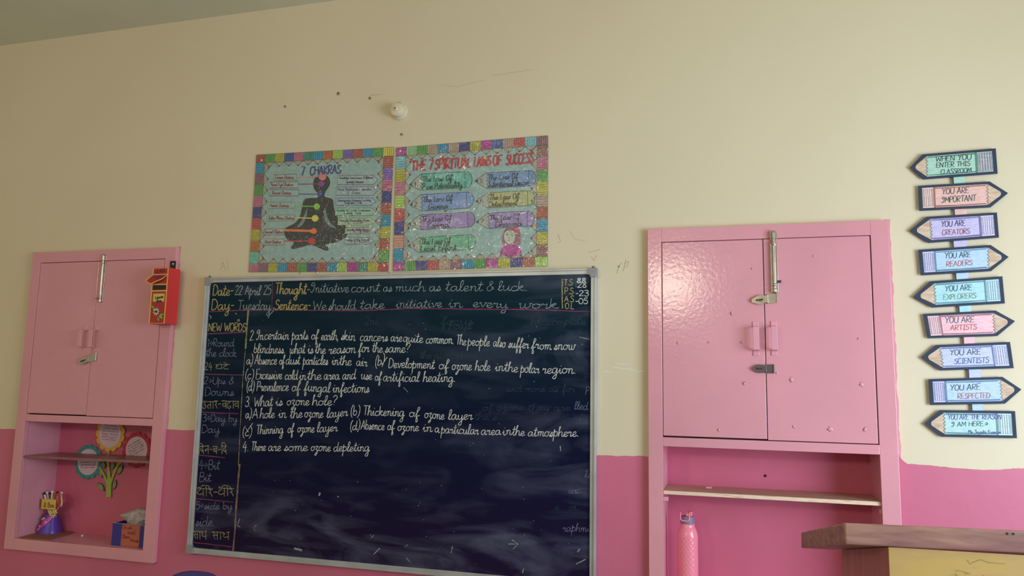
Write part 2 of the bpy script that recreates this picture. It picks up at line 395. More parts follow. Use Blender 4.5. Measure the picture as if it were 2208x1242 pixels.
# ------------------------------------------------------------------ handwriting: stroke letters, '!' marks a sharp corner
G = {
'a': (5.6, '4,4.4 2.5,5 .7,4 .3,1.6 1.4,0 3,1 4,4.8! 4,1.5 4.8,0 6,1.2'),
'b': (4.6, '.3,10! .3,.5! .3,3 1.8,5 3.6,3.8 3.4,1 1.8,0 .3,1'),
'c': (4.4, '3.8,4.2 2.4,5 .6,3.8 .4,1.2 1.8,0 4.4,1.2'),
'd': (5.6, '4,4.3 2.5,5 .6,4 .2,1.6 1.4,0 3,1 4,4 4.3,10! 4,1.5 4.8,0 6,1.2'),
'e': (4.2, '0,1.5 2.4,2.6 3.2,4.2 2.2,5 .8,4 .5,1.2 2,0 4.4,1.4'),
'f': (4.2, '0,0 2,5 3.8,9 2.8,10.2 2,8 1.6,-3.6 2.2,-4.8 3,-3 2,.5 4.5,2'),
'g': (5.5, '4,4.3 2.5,5 .6,4 .2,1.6 1.4,0 3,1 4,4.8! 4,-3.5 2.6,-5.4 1.2,-4 5.6,1.2'),
'h': (5.2, '0,0! 1,8 1.6,10 .6,9.4 .4,0! 1,3.6 2.6,5 3.6,4 3.6,1 4.4,0 5.6,1.2'),
'i': (3, '0,2 1.2,5! 1.2,1.2 2,0 3.2,1.2/1.5,7 1.7,7.7'),
'j': (3, '1.4,5! 1.2,-4 0,-5 -.6,-4/1.5,7 1.7,7.6'),
'k': (4.5, '.3,10! .3,0! .3,2.6 2.4,5 3,4 .6,2.4! 3.4,0 4.7,1'),
'l': (2.9, '0,1 2,6 2.4,9.6 1.4,10 .8,8 .8,1.4 1.6,0 3,1.2'),
'm': (7, '0,4 .8,5 1,3.5 .9,0! 1.4,4 2.6,5 3.2,4 3.1,0! 3.6,4 4.8,5 5.5,4 5.4,1 6.2,0 7.3,1.2'),
'n': (5.2, '0,4 .8,5 1,3.5 .9,0! 1.4,4 2.8,5 3.6,4 3.5,1 4.3,0 5.5,1.2'),
'o': (4.9, '2.6,5 .6,4 .4,1.2 2,0 3.8,1.4 3.8,3.8 2.4,5 3.2,4.2 5,4.6'),
'p': (4.7, '0,3.5 .8,7.4! .5,-5.4! .7,3.6 2.2,5 3.8,3.8 3.4,1 1.8,.2 .6,1.2'),
'q': (5.2, '4,4.3 2.5,5 .6,4 .2,1.6 1.4,0 3,1 4,4.8! 4,-4.8! 5,-3 5.4,0'),
'r': (4.2, '0,3 .8,5! 1.4,3.8 2.8,4.6 2.4,1 3,0 4.4,1.2'),
's': (3.6, '0,.6 1.4,3 1.8,5.2! 3,2.4 2.4,.2 .6,.3 1.4,1 4,1.2'),
't': (3.4, '0,1.5 1.4,5 1.7,9.4! 1.2,1.4 2,0 3.4,1.2/-.2,6.2! 3.2,6.6!'),
'u': (5.6, '0,3.5 .8,5! .8,1.4 2,0 3.6,2 4,5! 4,1.4 4.8,0 6,1.2'),
'v': (4.7, '0,4 .8,5 1.2,3.5 2,0! 3.8,3.6 3.6,5 5,4.6'),
'w': (6.8, '0,4 .8,5 .8,1.4 1.8,0 3,1.5 3.2,5! 3.2,1.4 4.4,0 5.8,2.4 5.6,5 7,4.6'),
'x': (4.4, '0,4.4 .8,5 3.4,0 4.4,.8/3.8,5! .2,0!'),
'y': (5.4, '0,3.5 .8,5! .8,1.6 2,.2 3.6,2 4,5! 4,-3.5 2.8,-5.4 1.4,-4 5.6,1.2'),
'z': (4.4, '0,4.4 1.4,5 3.2,4.8 1.2,1.8 2.6,1 2.8,-2.6 1.4,-4.8 .6,-3.6 4.6,1'),
'A': (6, '0,0! 2.6,10! 5.2,0!/1,3.6! 4.4,3.6!'),
'B': (5.4, '.5,0! .5,10! 3.4,9.8 4.2,8 3.4,5.8 .8,5.2! 4,5 4.8,2.4 3.8,.2 .5,0!'),
'C': (5.4, '4.6,8.4 2.8,10 .8,8 .4,3 1.8,0 3.4,0 4.8,1.6'),
'D': (5.8, '.5,0! .5,10! 3,9.6 5,6.5 4.8,2.8 3,.3 .5,0!'),
'E': (5, '4.4,10! .5,10! .5,0! 4.5,0!/.5,5.2! 3.6,5.2!'),
'F': (4.8, '4.4,10! .5,10! .5,0!/.5,5.2! 3.6,5.2!'),
'G': (5.8, '4.8,8.2 3,10 .8,8 .4,3 2,0 4.4,.8 4.8,4! 3,4!'),
'H': (5.8, '.5,0! .5,10!/5,0! 5,10!/.5,5.2! 5,5.2!'),
'I': (3.6, '1.8,0! 1.8,10!/.4,10! 3.2,10!/.4,0! 3.2,0!'),
'ı': (5, '3,7.6 1.4,6.4 .4,8 1.6,9.8 3.4,9.4 3.8,6 2.6,.8 1.2,0 .2,1.4'),
'J': (4.6, '4,10! 4,2 2.6,0 .8,.6 .4,2.4'),
'K': (5.2, '.5,0! .5,10!/4.6,10! .6,4.4! 4.8,0!'),
'L': (4.4, '.5,10! .5,0! 4.2,0!'),
'M': (6.8, '.3,0! .9,10! 3.2,3! 5.6,10! 6.2,0!'),
'N': (6, '.5,0! .5,10! 5,0! 5,10!'),
'O': (6, '2.8,10 .8,8.4 .4,4.6 1.4,.6 3.4,0 5,2.6 5,6.8 4,9.4 2.6,10'),
'P': (5, '.5,0! .5,10! 3.4,9.8 4.4,7.6 3.4,5 .6,4.6!'),
'Q': (6, '2.8,10 .8,8.4 .4,4.6 1.4,.6 3.4,0 5,2.6 5,6.8 4,9.4 2.6,10/3.4,2.4! 5.6,-.6!'),
'R': (5.4, '.5,0! .5,10! 3.4,9.8 4.4,7.6 3.4,5.2 .6,4.8! 4.8,0!'),
'S': (5, '4.4,8.6 2.6,10 .8,8.4 1.4,6 3.6,4.6 4.4,2.4 3,.2 1.2,0 .2,1.6'),
'T': (5.4, '0,10! 5.2,10!/2.6,10! 2.6,0!'),
'U': (5.8, '.5,10! .5,2.4 2,0 3.8,.2 5,2.4 5,10!'),
'V': (5.4, '0,10! 2.6,0! 5,10!'),
'W': (7.6, '0,10! 1.8,0! 3.6,7! 5.4,0! 7.2,10!'),
'X': (5.4, '.2,10! 5,0!/5,10! .2,0!'),
'Y': (5.4, '0,10! 2.6,5! 5,10!/2.6,5! 2.2,0!'),
'Z': (5, '.4,10! 4.6,10! .2,0! 4.8,0!'),
'0': (5, '2.4,10 .6,8 .4,3 2.2,0 4.2,2 4.4,7 2.4,10'),
'1': (3, '.4,8! 1.8,10! 1.8,0!'),
'2': (5, '.4,8 2,10 4,8.6 3.6,6 .3,0! 4.6,.4'),
'3': (4.8, '.4,9 2.4,10 4,8 3,5.8 1.6,5.2! 4.2,4 4,1 2,-.4 .3,1.2'),
'4': (5, '2.6,10! .3,4! 4.6,4!/3.4,7! 3.2,-1!'),
'5': (4.8, '4.2,10! 1,10! .8,6! 3,6.4 4.4,3.6 3,.2 .4,.8'),
'6': (4.8, '3.8,9.6 1.8,8 .6,4 1.6,.4 3.4,.2 4.2,2.6 3,4.8 .8,3.6'),
'7': (4.6, '.2,10! 4.4,10! 1.8,0!'),
'8': (5, '4,8.4 2.4,10 .8,8.2 3.8,3 3.4,.6 1.8,0 .6,2 2,5 4,8.4'),
'9': (4.8, '4.2,7 2.4,5 .6,7 1.6,9.8 3.6,9.6 4.2,7 3.8,0!'),
'&': (6, '5.4,1.6 2.8,6 2,9 3.6,9.8 4,8 .8,3.6 1.2,.4 3.4,.4 5,4'),
'θ': (4.6, '2.4,9 .8,6.6 1,2 2.6,0 4,3 3.8,7.4 2.4,9/.8,4.6! 4.2,5.4'),
'(': (3, '2.4,11 .8,7.6 .8,1.4 2.6,-2.4'),
')': (3, '.4,11 2.2,7.6 2.2,1.4 .4,-2.4'),
'.': (2, '.8,0! 1.3,.5!'), ',': (2, '1,.6! .5,-1.6!'), '-': (3.6, '.4,4! 3,4.2!'), ':': (2, '.8,1.4! 1.2,1.9!/.8,5.4! 1.2,5.9!'),
'?': (4.4, '.3,8 1.6,10 3.6,9 3.4,6.8 1.8,4.6 1.8,2.6!/1.7,.2! 2,.6!'), '>': (4.6, '0,4! 2,4.2!/1.4,7! 4,4! 1.4,1.4!'),
"'": (2, '1,10! .6,8!'), '"': (3, '.6,10! .4,8.2!/1.8,10! 1.6,8.2!'), ' ': (3.4, ''), '✓': (4.5, '.2,4! 1.4,1! 4.6,11!'),
'→': (7, '0,4! 6,4!/4,7! 6.2,4! 4.4,1!'), '»': (4.6, '.4,8! 2,5! .4,2!/2,8! 3.8,5! 2,2!'),
# hand-drawn Devanagari, head bar at 7
'घ': (5.6, '0,7! 5.6,7!/1.8,7! 1,6 .8,5 2,4.4! .7,3.6 .8,1.8 2.2,1.2 4.4,2/4.6,7! 4.6,0!'),
'ट': (4.6, '0,7! 4.6,7!/2.2,7! 2.2,5.4 .8,4.6 .4,2.4 1.6,.6 3.8,1.2'),
'े': (0, '-2.2,7! -2.8,8.8 -4.6,9.8'), 'ं': (0, '-2.2,8.6! -1.9,9.1!'),
'उ': (4.4, '0,7! 4.4,7!/1,5.4 2.6,5.8 2.8,4.2 1.6,3.6! 3,3 3.2,1 1.6,0 .4,1.4'),
'त': (4.4, '0,7! 4.4,7!/3.6,7! 3.6,0!/3.6,4 1.6,4 .6,2.6 1.2,1 2,.4'),
'ा': (2.2, '0,7! 2.2,7!/1.4,7! 1.4,0!'),
'र': (3.6, '0,7! 3.6,7!/.8,6.6 2.2,6 2,4.2 1,3.6! 1.8,3.2 3.2,0!'),
'च': (4.8, '0,7! 4.8,7!/.6,4.6! 3.8,4.6!/1,4.6 1.2,2.6 2.6,1.8 3.8,3/4,7! 4,0!'),
'ढ': (4.6, '0,7! 4.6,7!/2.4,7! 2.4,5.6 .6,4.8 .4,2 2,.4 3.6,1.4 2.8,2.8 1.8,2/2.2,-1.8! 2.5,-1.4!'),
'व': (4.6, '0,7! 4.6,7!/3.8,7! 3.8,0!/3.8,4.8 2,5.2 .6,3.8 1.6,2 3.8,3'),
'द': (4.2, '0,7! 4.2,7!/2.4,7! 2.4,5.6 .8,4.8 .8,3 2.2,2.4 3.2,3.4 2.2,4 3.8,0!'),
'ि': (1.6, '0,7! 1.6,7!/.8,7! .8,0!/.8,7! 1,9.2 3,9.8 4.6,7.2'),
'न': (4.6, '0,7! 4.6,7!/3.8,7! 3.8,0!/3.8,4 1.6,4 .8,3.2 1.2,2.4 1.8,3.2 1.2,4'),
'ब': (4.6, '0,7! 4.6,7!/3.8,7! 3.8,0!/3.8,4.8 2,5.2 .6,3.8 1.6,2 3.8,3/1.2,4.6! 3.2,2.6!'),
'ध': (5, '2.4,7! 5,7!/4.2,7! 4.2,0!/1.2,6.6 .4,7.6 1.6,8 2.2,6.2 .8,4.8! .2,3 1.6,1.6 4.2,2.6'),
'ी': (2.2, '0,7! 2.2,7!/1.4,7! 1.4,0!/1.4,7! .8,9.2 -1.4,9.8 -2.4,7.8'),
'स': (4.8, '0,7! 4.8,7!/4,7! 4,0!/.8,6.6 2.2,6 1.8,4.2 1,3.8! 4,3.8!/1.4,3.6! 2.6,0!'),
'थ': (5.2, '3,7! 5.2,7!/4.4,7! 4.4,0!/1.4,6.4 .6,6.8 .8,5.6 2.2,6 1.4,4.6! 1,3.4 2.4,2.2 4.4,3.2'),
}
GP = {}


def glyph(ch, sub):
    if (ch, sub) in GP: return GP[(ch, sub)]
    adv, src = G.get(ch, G['-']); out = []
    for st in [x for x in src.split('/') if x]:
        pts = []
        for tok in st.split():
            c = tok.endswith('!'); a, b = tok.rstrip('!').split(','); pts.append((float(a), float(b), c))
        res = [pts[0][:2]]; n = len(pts)
        for i in range(n - 1):
            p1, p2 = pts[i], pts[i + 1]
            if p1[2] and p2[2]:
                res.append(p2[:2]); continue
            p0 = pts[i - 1] if i > 0 and not p1[2] else p1
            p3 = pts[i + 2] if i + 2 < n and not p2[2] else p2
            for k in range(1, sub + 1):
                t = k / sub; t2 = t * t; t3 = t2 * t
                res.append(tuple(0.5 * (2 * p1[j] + (p2[j] - p0[j]) * t + (2 * p0[j] - 5 * p1[j] + 4 * p2[j] - p3[j]) * t2 + (3 * p1[j] - p0[j] - 3 * p2[j] + p3[j]) * t3) for j in (0, 1)))
        out.append(res)
    GP[(ch, sub)] = (adv, out)
    return GP[(ch, sub)]


def write(fl, s, p0, p1, h, m, Y=0.0, w=2.4, slant=0.12, sub=4, lift=0.0, jit=0.12, wob=0.25):
    """text s on the baseline p0-p1 (photo pixels carried to the plane y = Y), capital height h px, stroke w px"""
    A = at(p0[0], p0[1], Y); B = at(p1[0], p1[1], Y); Uv = (at(p0[0], p0[1] - h, Y) - A)
    mpp = Uv.length / h
    Uv = Uv / 10.0; tot = sum(glyph(c, sub)[0] for c in s) or 1
    ex = (B - A) / tot; sl = slant * Uv.length / (ex.length or 1)
    x = 0.0
    for c in s:
        adv, strokes = glyph(c, sub)
        dy = random.uniform(-wob, wob); ks = 1 + random.uniform(-0.05, 0.05)
        for st in strokes:
            fl.ribbon([A + ex * (x + (a + sl * (b + dy)) * 1.0) + Uv * (b * ks + dy) for a, b in st], w * mpp, m, lift, jit)
        x += adv


# ================================================================== THE ROOM
WY = 0.025            # face of the front wall; cupboard faces stand at y = 0
Z = lambda z: z + CAM.z
CUP = {'left': -3.417, 'right': -0.306}
CW = 0.874
ZT, ZB = Z(0.623), Z(-0.840)
DT, DB = Z(0.569), Z(-0.188)      # door top / bottom
NT, NB = Z(-0.225), Z(-0.787)     # niche top / bottom
ND = 0.215                        # niche back
HX, HR, HB, HC, HBACK = 4.0, 0.30, 0, 0, 0
CEILZ = Z(1.79)
XL, XR, YB = -5.2, 2.25, -6.0


def struct(name, bm, m, label=None):
    o = finish(name, bm, m); o['kind'] = 'structure'
    if label: o['label'] = label
    return o


# front wall: slab with two holes for the built-in cupboards
holes = [(CUP[s] + 0.03, CUP[s] + CW - 0.03, ZB + 0.025, ZT - 0.03) for s in ('left', 'right')]
bm = bmesh.new()
xs = [XL - 0.2, holes[0][0], holes[0][1], holes[1][0], holes[1][1], XR + 0.2]
for i in range(5):
    if i in (1, 3):
        add_box(bm, xs[i], xs[i + 1], WY, 0.30, 0, holes[0][2])
        add_box(bm, xs[i], xs[i + 1], WY, 0.30, holes[0][3], CEILZ)
    else:
        add_box(bm, xs[i], xs[i + 1], WY, 0.30, 0, CEILZ)
bmesh.ops.remove_doubles(bm, verts=bm.verts, dist=1e-5)
wall_front = struct('wall_front', bm, CREAM)

# dado paint: a brushed layer with an uneven upper edge
top_pts = [(-5.4, -.268), (-3.515, -.269), (-3.42, -.268), (-2.54, -.238), (-2.45, -.240), (-2.36, -.236), (-1.4, -.25), (-.51, -.272), (-.31, -.268), (.50, -.255),
           (.563, -.20), (.572, -.222), (.585, -.243), (.600, -.256), (.66, -.256), (.75, -.262), (.84, -.265), (.952, -.254), (2.45, -.255)]
random.seed(4)


def topz(x):
    for (a, za), (b, zb) in zip(top_pts, top_pts[1:]):
        if a <= x <= b:
            return Z(za + (zb - za) * (x - a) / (b - a)) + 0.0035 * noise.noise(Vector((x * 22, 1, 3))) + 0.0015 * noise.noise(Vector((x * 120, 4, 0)))
    return Z(-.26)


bm = bmesh.new(); x = -5.2; ydado = WY - 0.0008
while x < XR:
    x2 = x + 0.008
    inh = [h for h in holes if h[0] - 0.01 < x < h[1] + 0.01]
    za, zb2 = (inh[0][2],) * 2 if inh else (topz(x), topz(x2))
    q = [bm.verts.new(p) for p in ((x, ydado, 0.0), (x2, ydado, 0.0), (x2, ydado, zb2), (x, ydado, za))]
    bm.faces.new(q); x = x2
bmesh.ops.remove_doubles(bm, verts=bm.verts, dist=1e-5)
finish('dado_paint', bm, DEEP, wall_front, label='deep pink paint on the lower wall with a brushed upper edge')

bm = bmesh.new(); add_box(bm, XL - 0.2, XR + 0.2, YB - 0.2, 0.30, CEILZ, CEILZ + 0.12); struct('ceiling', bm, CEIL)
bm = bmesh.new(); add_box(bm, XL - 0.2, XR + 0.2, YB - 0.2, 0.30, -0.1, 0.0); struct('floor', bm, FLOOR)


def wall_with_holes_y(name, x0, x1, ya, yb, hy0, hy1, hz0, hz1):
    bm = bmesh.new()
    add_box(bm, x0, x1, ya, hy0, 0, CEILZ); add_box(bm, x0, x1, hy1, yb, 0, CEILZ)
    if hz0 > 0: add_box(bm, x0, x1, hy0, hy1, 0, hz0)
    add_box(bm, x0, x1, hy0, hy1, hz1, CEILZ)
    return struct(name, bm, CREAM)


wall_with_holes_y('wall_right', XR, XR + 0.2, YB, WY, -2.9, -0.9, 0.66, 2.16)
wall_with_holes_y('wall_left', XL - 0.2, XL, YB, WY, -4.75, -3.65, 0.0, 2.2)
bm = bmesh.new()
for a, b in ((XL - .2, -3.25), (-2.25, -0.95), (-0.37, XR + .2)): add_box(bm, a, b, YB - 0.2, YB, 0, CEILZ)
for a, b, z0, z1 in ((-3.25, -2.25, 2.35, 2.88), (-0.95, -0.37, 2.4, 2.85)):
    add_box(bm, a, b, YB - 0.2, YB, 0, z0); add_box(bm, a, b, YB - 0.2, YB, z1, CEILZ)
struct('wall_back', bm, CREAM)
WOODF = mat('painted_window_frame', (150, 90, 80), rough=0.5, vary=0.1)


def window_frame(name, axis, a0, a1, z0, z1, pos):
    bm = bmesh.new(); t = 0.04
    def bar(p0, p1, q0, q1):
        if axis == 'x': add_box(bm, pos - 0.02, pos + 0.02, p0, p1, q0, q1)
        else: add_box(bm, p0, p1, pos - 0.02, pos + 0.02, q0, q1)
    bar(a0, a1, z0, z0 + t); bar(a0, a1, z1 - t, z1); bar(a0, a0 + t, z0 + t, z1 - t); bar(a1 - t, a1, z0 + t, z1 - t)
    return struct(name, bm, WOODF)


window_frame('window_1', 'x', -2.9, -0.9, 0.66, 2.16, XR + 0.10)
window_frame('window_2', 'y', -0.95, -0.37, 2.4, 2.85, YB - 0.1)
window_frame('window_3', 'y', -3.25, -2.25, 2.35, 2.88, YB - 0.1)
bm = bmesh.new()
for a in (-4.75, -3.69): add_box(bm, XL - 0.2, XL + 0.01, a, a + 0.04, 0, 2.2)
add_box(bm, XL - 0.2, XL + 0.01, -4.71, -3.69, 2.16, 2.2)
struct('door_1', bm, WOODF)

# chips, nail holes and pencil marks on the wall
PLUG = mat('chipped_plaster', (176, 160, 124), rough=0.9)
HOLE = mat('dark_hole', (70, 60, 45), rough=0.9)
for px, py, r in ((730, 202, 5.5), (798, 212, 4.5), (615, 230, 4), (866, 290, 4), (1280, 577, 4.5), (984, 578, 2.6), (1335, 575, 2.2), (453, 597, 4), (647, 589, 1.8), (839, 590, 3)):
    p = at(px, py, WY); bm = bmesh.new(); rr = r * 0.0019
    add_lathe(bm, (p.x, WY + 0.001, p.z), [(rr, 0), (rr * 0.8, -0.003), (rr * 0.4, -0.0025)], 9, 'y')
    for v in bm.verts: v.co.x += random.uniform(-.2, .2) * rr; v.co.z += random.uniform(-.2, .2) * rr
    finish('plaster_chip', bm, PLUG, wall_front)
    bm = bmesh.new(); add_lathe(bm, (p.x - rr * 0.2, WY - 0.0035, p.z + rr * 0.1), [(rr * 0.36, 0), (rr * 0.2, -0.0008)], 8, 'y')
    finish('nail_hole', bm, HOLE, wall_front)
fl = Flat(); PENC = mat('pencil_grey', (190, 176, 142), rough=0.8)
for pts in ([(475, 583), (481, 565), (487, 585)], [(490, 560), (493, 583)], [(478, 575), (485, 573)], [(1203, 505), (1209, 520), (1203, 524)], [(1228, 498), (1240, 516), (1262, 520)],
            [(1330, 590), (1335, 572), (1341, 566)], [(1344, 585), (1350, 560)], [(1346, 568), (1356, 563), (1352, 576), (1345, 575)], [(1268, 545), (1294, 538)], [(1275, 553), (1280, 562), (1287, 550)],
            [(798, 206), (822, 203)], [(950, 183), (985, 187), (1045, 172)], [(1060, 163), (1150, 150)], [(1140, 528), (1160, 545)]):
    fl.ribbon([at(a, b, WY) for a, b in pts], 0.0022, PENC, 0.0006) if max(a for a, b in pts) - min(a for a, b in pts) < 30 else fl.ribbon([at(a, b, WY) for a, b in pts], 0.0012, PENC, 0.0006)
fl.build('pencil_mark', wall_front, label='faint grey scribbles on the cream wall', kind='stuff')
fl = Flat(); SCR = mat('white_scuff', (232, 226, 210), rough=0.8)
for pts in ([(1322, 792), (1372, 798)], [(1328, 784), (1360, 786)], [(1366, 803), (1392, 800)], [(1300, 800), (1322, 803)]):
    fl.ribbon([at(a, b, WY) for a, b in pts], 0.004, SCR, 0.0006, 0.3)
fl.build('white_scuff', wall_front)
fl = Flat()
for side, X0 in (('right', CUP['right'] + CW), ('left', CUP['left'] + CW)):
    pts = []; zz = ZT + 0.008
    while zz > Z(-0.27):
        wd = (0.011 if side == 'right' else 0.006) + 0.006 * noise.noise(Vector((zz * 14, 2, 0))) + 0.003 * noise.noise(Vector((zz * 45, 5, 0)))
        pts.append((X0 + max(0.002, wd), WY, zz)); zz -= 0.006
    fl.poly([(X0 - 0.01, WY, pts[0][2])] + pts + [(X0 - 0.01, WY, pts[-1][2])], PINK, 0.0007)
fl.build('paint_smear', wall_front, label='pink paint lapped over the cream wall beside the cupboards')


# ================================================================== CUPBOARDS
def strip_handle(cup, px, y0, y1, face, w=0.021, out=0.034):
    a = at(px, y0, face); b = at(px, y1, face); x = a.x; t = 0.0035; ft = 0.020
    z1, z0 = a.z, b.z
    prof = [(face, z1), (face, z1 - ft), (face - out, z1 - ft - 0.004), (face - out, z0 + ft + 0.004), (face, z0 + ft), (face, z0)]
    bm = bmesh.new()
    L = []; n = len(prof)
    for i, (y, z) in enumerate(prof):
        p = Vector((y, z)); d0 = (p - Vector(prof[i - 1])).normalized() if i else None
        d1 = (Vector(prof[i + 1]) - p).normalized() if i < n - 1 else None
        d0 = d0 or d1; d1 = d1 or d0
        nn = (Vector((d0.y, -d0.x)) + Vector((d1.y, -d1.x))); nn = nn / max(0.6, nn.length ** 2 / 2)
        L.append((p, p - nn * -t))
    for (a0, a1), (b0, b1) in zip(L, L[1:]):
        add_hexa(bm, [(x - w / 2, a0.x, a0.y), (x + w / 2, a0.x, a0.y), (x + w / 2, a1.x, a1.y), (x - w / 2, a1.x, a1.y)],
                 [(x - w / 2, b0.x, b0.y), (x + w / 2, b0.x, b0.y), (x + w / 2, b1.x, b1.y), (x - w / 2, b1.x, b1.y)])
    return finish('handle', bm, PINK_EDGE, cup, bevel=0.0008)


def tower_bolt(parent, top, bot, knob, face, r):
    a = at(*top, face); b = at(*bot, face); x = (a.x + b.x) / 2; L = a.z - b.z; y = face - r - 0.002
    bm = bmesh.new()
    # back plate, barrel with collars, rod, knob
    add_box(bm, x - r * 1.5, x + r * 1.5, face - 0.0025, face, b.z + 0.01 * L, a.z - 0.20 * L)
    add_box(bm, x - r * 1.5, x + r * 1.5, face - 0.0025, face, a.z - 0.14 * L, a.z)
    o = finish('bolt_plate', bm, STEEL, parent, bevel=0.0008)
    bm = bmesh.new()
    prof = [(r * .95, 0), (r * 1.1, .01 * L), (r * 1.1, .055 * L), (r * .85, .07 * L), (r * .85, .10 * L), (r * 1.15, .11 * L), (r * 1.15, .13 * L), (r, .15 * L), (r, .76 * L), (r * 1.15, .78 * L),
            (r * 1.15, .80 * L), (r * .8, .815 * L), (r * .8, .87 * L), (r * 1.2, .88 * L), (r * 1.2, .97 * L), (r * .7, L)]
    add_lathe(bm, (x, y, b.z), prof, 30)
    finish('bolt_barrel', bm, STEEL, parent, smooth=False, bevel=0.0)
    k = at(*knob, face - r); d = 1 if k.x > x else -1; bm = bmesh.new()
    add_lathe(bm, (x, y, k.z), [(r * .4, 0), (r * .4, d * abs(k.x - x) * .5), (r * .62, d * abs(k.x - x) * .55), (r * .62, d * abs(k.x - x)), (r * .3, d * abs(k.x - x) * 1.05)], 12, 'x')
    finish('bolt_knob', bm, DSTEEL if r > 0.008 else STEEL, parent)


def hasp(parent, x0, x1, y0, y1, seam, face, m, tilt=0.0):
    a = at(x0, (y0 + y1) / 2, face); b = at(x1, (y0 + y1) / 2, face); h = (at(x0, y0, face).z - at(x0, y1, face).z) / 2
    cx, cz = a.x, a.z; W = b.x - a.x; zr = b.z - a.z
    def P(u, v): return (a.x + u * W, cz + v * h * 0.92 + u * W * tilt + 0 * zr)
    bm = bmesh.new()
    add_prism_xz(bm, [P(.60, -.85), P(1, -.85), P(1, .85), P(.60, .85)], face - 0.004, face)
    finish('hasp_plate', bm, m, parent, bevel=0.0006)
    bm = bmesh.new()
    out = [P(.64, -.72), P(.52, -.62), P(.45, -.80), P(.28, -.85), P(.12, -.55), P(.0, -.30), P(-.02, .0), P(.0, .30), P(.12, .60), P(.28, .85), P(.45, .80), P(.52, .62), P(.64, .72)]
    add_prism_xz(bm, out, face - 0.0075, face - 0.0045)
    finish('hasp_tongue', bm, m, parent, bevel=0.0005)
    bm = bmesh.new(); add_prism_xz(bm, [P(.16, -.14), P(.44, -.14), P(.44, .14), P(.16, .14)], face - 0.0079, face - 0.0070)
    finish('hasp_slot', bm, DARKGAP, parent)
    bm = bmesh.new(); pts = [(P(.22, 0)[0], face - 0.004, P(0, 0)[1]), (P(.22, 0)[0], face - 0.014, P(0, 0)[1]), (P(.38, 0)[0], face - 0.014, P(0, 0)[1]), (P(.38, 0)[0], face - 0.004, P(0, 0)[1])]
    add_tube(bm, pts, 0.0018, 8); finish('staple', bm, m, parent)
    bm = bmesh.new(); add_lathe(bm, (P(.98, 0)[0], face - 0.0055, P(.98, -.85)[1]), [(0.003, 0), (0.003, h * 1.6)], 10)
    finish('hinge_pin', bm, m, parent)


def cupboard(side, label):
    X0 = CUP[side]; X1 = X0 + CW; st = 0.0545
    root = empty('wall_cupboard', (X0 + CW / 2, WY, ZB), label, 'cupboard', 'built-in pink cupboards')
    bm = bmesh.new()
    xi0, xi1 = X0 + st, X1 - st - 0.006
    add_box(bm, X0, xi0, 0, WY, ZB, ZT); add_box(bm, xi1, X1, 0, WY, ZB, ZT)
    add_box(bm, xi0, xi1, 0, WY, DT, ZT); add_box(bm, xi0, xi1, 0, WY, NT, DB - 0.003); add_box(bm, xi0, xi1, 0, WY, ZB, NB)
    finish('frame', bm, PINK, root, bevel=0.0015)
    # niche lining and the closed upper carcass
    bm = bmesh.new(); t = 0.012; y0 = WY + 0.0006; c0, c1 = X0 + 0.034, X1 - 0.034
    add_box(bm, c0, xi0, y0, ND + t, ZB + 0.03, ZT - 0.034); finish('side_panel', bm, PINK_EDGE, root)
    bm = bmesh.new(); add_box(bm, xi1, c1, y0, ND + t, ZB + 0.03, ZT - 0.034); finish('side_panel', bm, PINK_EDGE, root)
    bm = bmesh.new(); add_box(bm, xi0, xi1, ND, ND + t, NB, NT); finish('back_panel', bm, NICHE, root)
    bm = bmesh.new(); add_box(bm, xi0, xi1, y0, ND + t, ZB + 0.03, NB); finish('bottom_panel', bm, PINK_EDGE, root)
    bm = bmesh.new(); add_box(bm, xi0, xi1, y0, ND + t, NT, NT + t); finish('divider_panel', bm, NICHE, root)
    bm = bmesh.new(); add_box(bm, xi0 - .004, xi1 + .004, 0.0256, 0.030, DB - .012, DT + .012); finish('gap_shade_panel', bm, DARKGAP, root)  # added sheet behind the doors, dark colour stands in for shade in their gaps
    seam = at(1650, 730, 0).x if side == 'right' else at(199, 730, 0).x
    g = 0.0022; doors = []
    for a, b, k in ((xi0 + g, seam - g * .6, 0), (seam + g * .6, xi1 - g * 1.6, 1)):
        bm = bmesh.new(); add_box(bm, a, b, 0.001 if k else 0.0025, 0.022, DB + (0.0 if k else .003), DT - g)
        o = finish('door', bm, PINK, root, bevel=0.0016); doors.append(o)
    return root, doors, xi0, xi1


RC, RD, rx0, rx1 = cupboard('right', 'pink built-in wall cupboard right of the chalkboard, pale wooden shelf in its open lower niche')
LC, LD, lx0, lx1 = cupboard('left', 'pink built-in wall cupboard left of the chalkboard, with paper crafts in its niche')
strip_handle(RD[0], 1629, 694, 767, 0.0025); strip_handle(RD[1], 1668, 693, 767, 0.001)
strip_handle(LD[0], 187, 704, 757, 0.0025, w=0.020); strip_handle(LD[1], 210, 703, 758, 0.001, w=0.020)
tower_bolt(RD[1], (1667, 499), (1671, 632), (1684, 607), 0.0, 0.0085)
tower_bolt(LD[1], (228, 549), (217, 652), (207, 643), 0.0, 0.0060)
hasp(RD[1], 1621, 1676, 636, 662, 1650, 0.0, STEEL, tilt=0.12)
hasp(RD[1], 1623, 1669, 783, 807, 1652, 0.0, DSTEEL)
hasp(LD[1], 170, 208, 771, 792, 199, 0.0, STEEL, tilt=0.28)

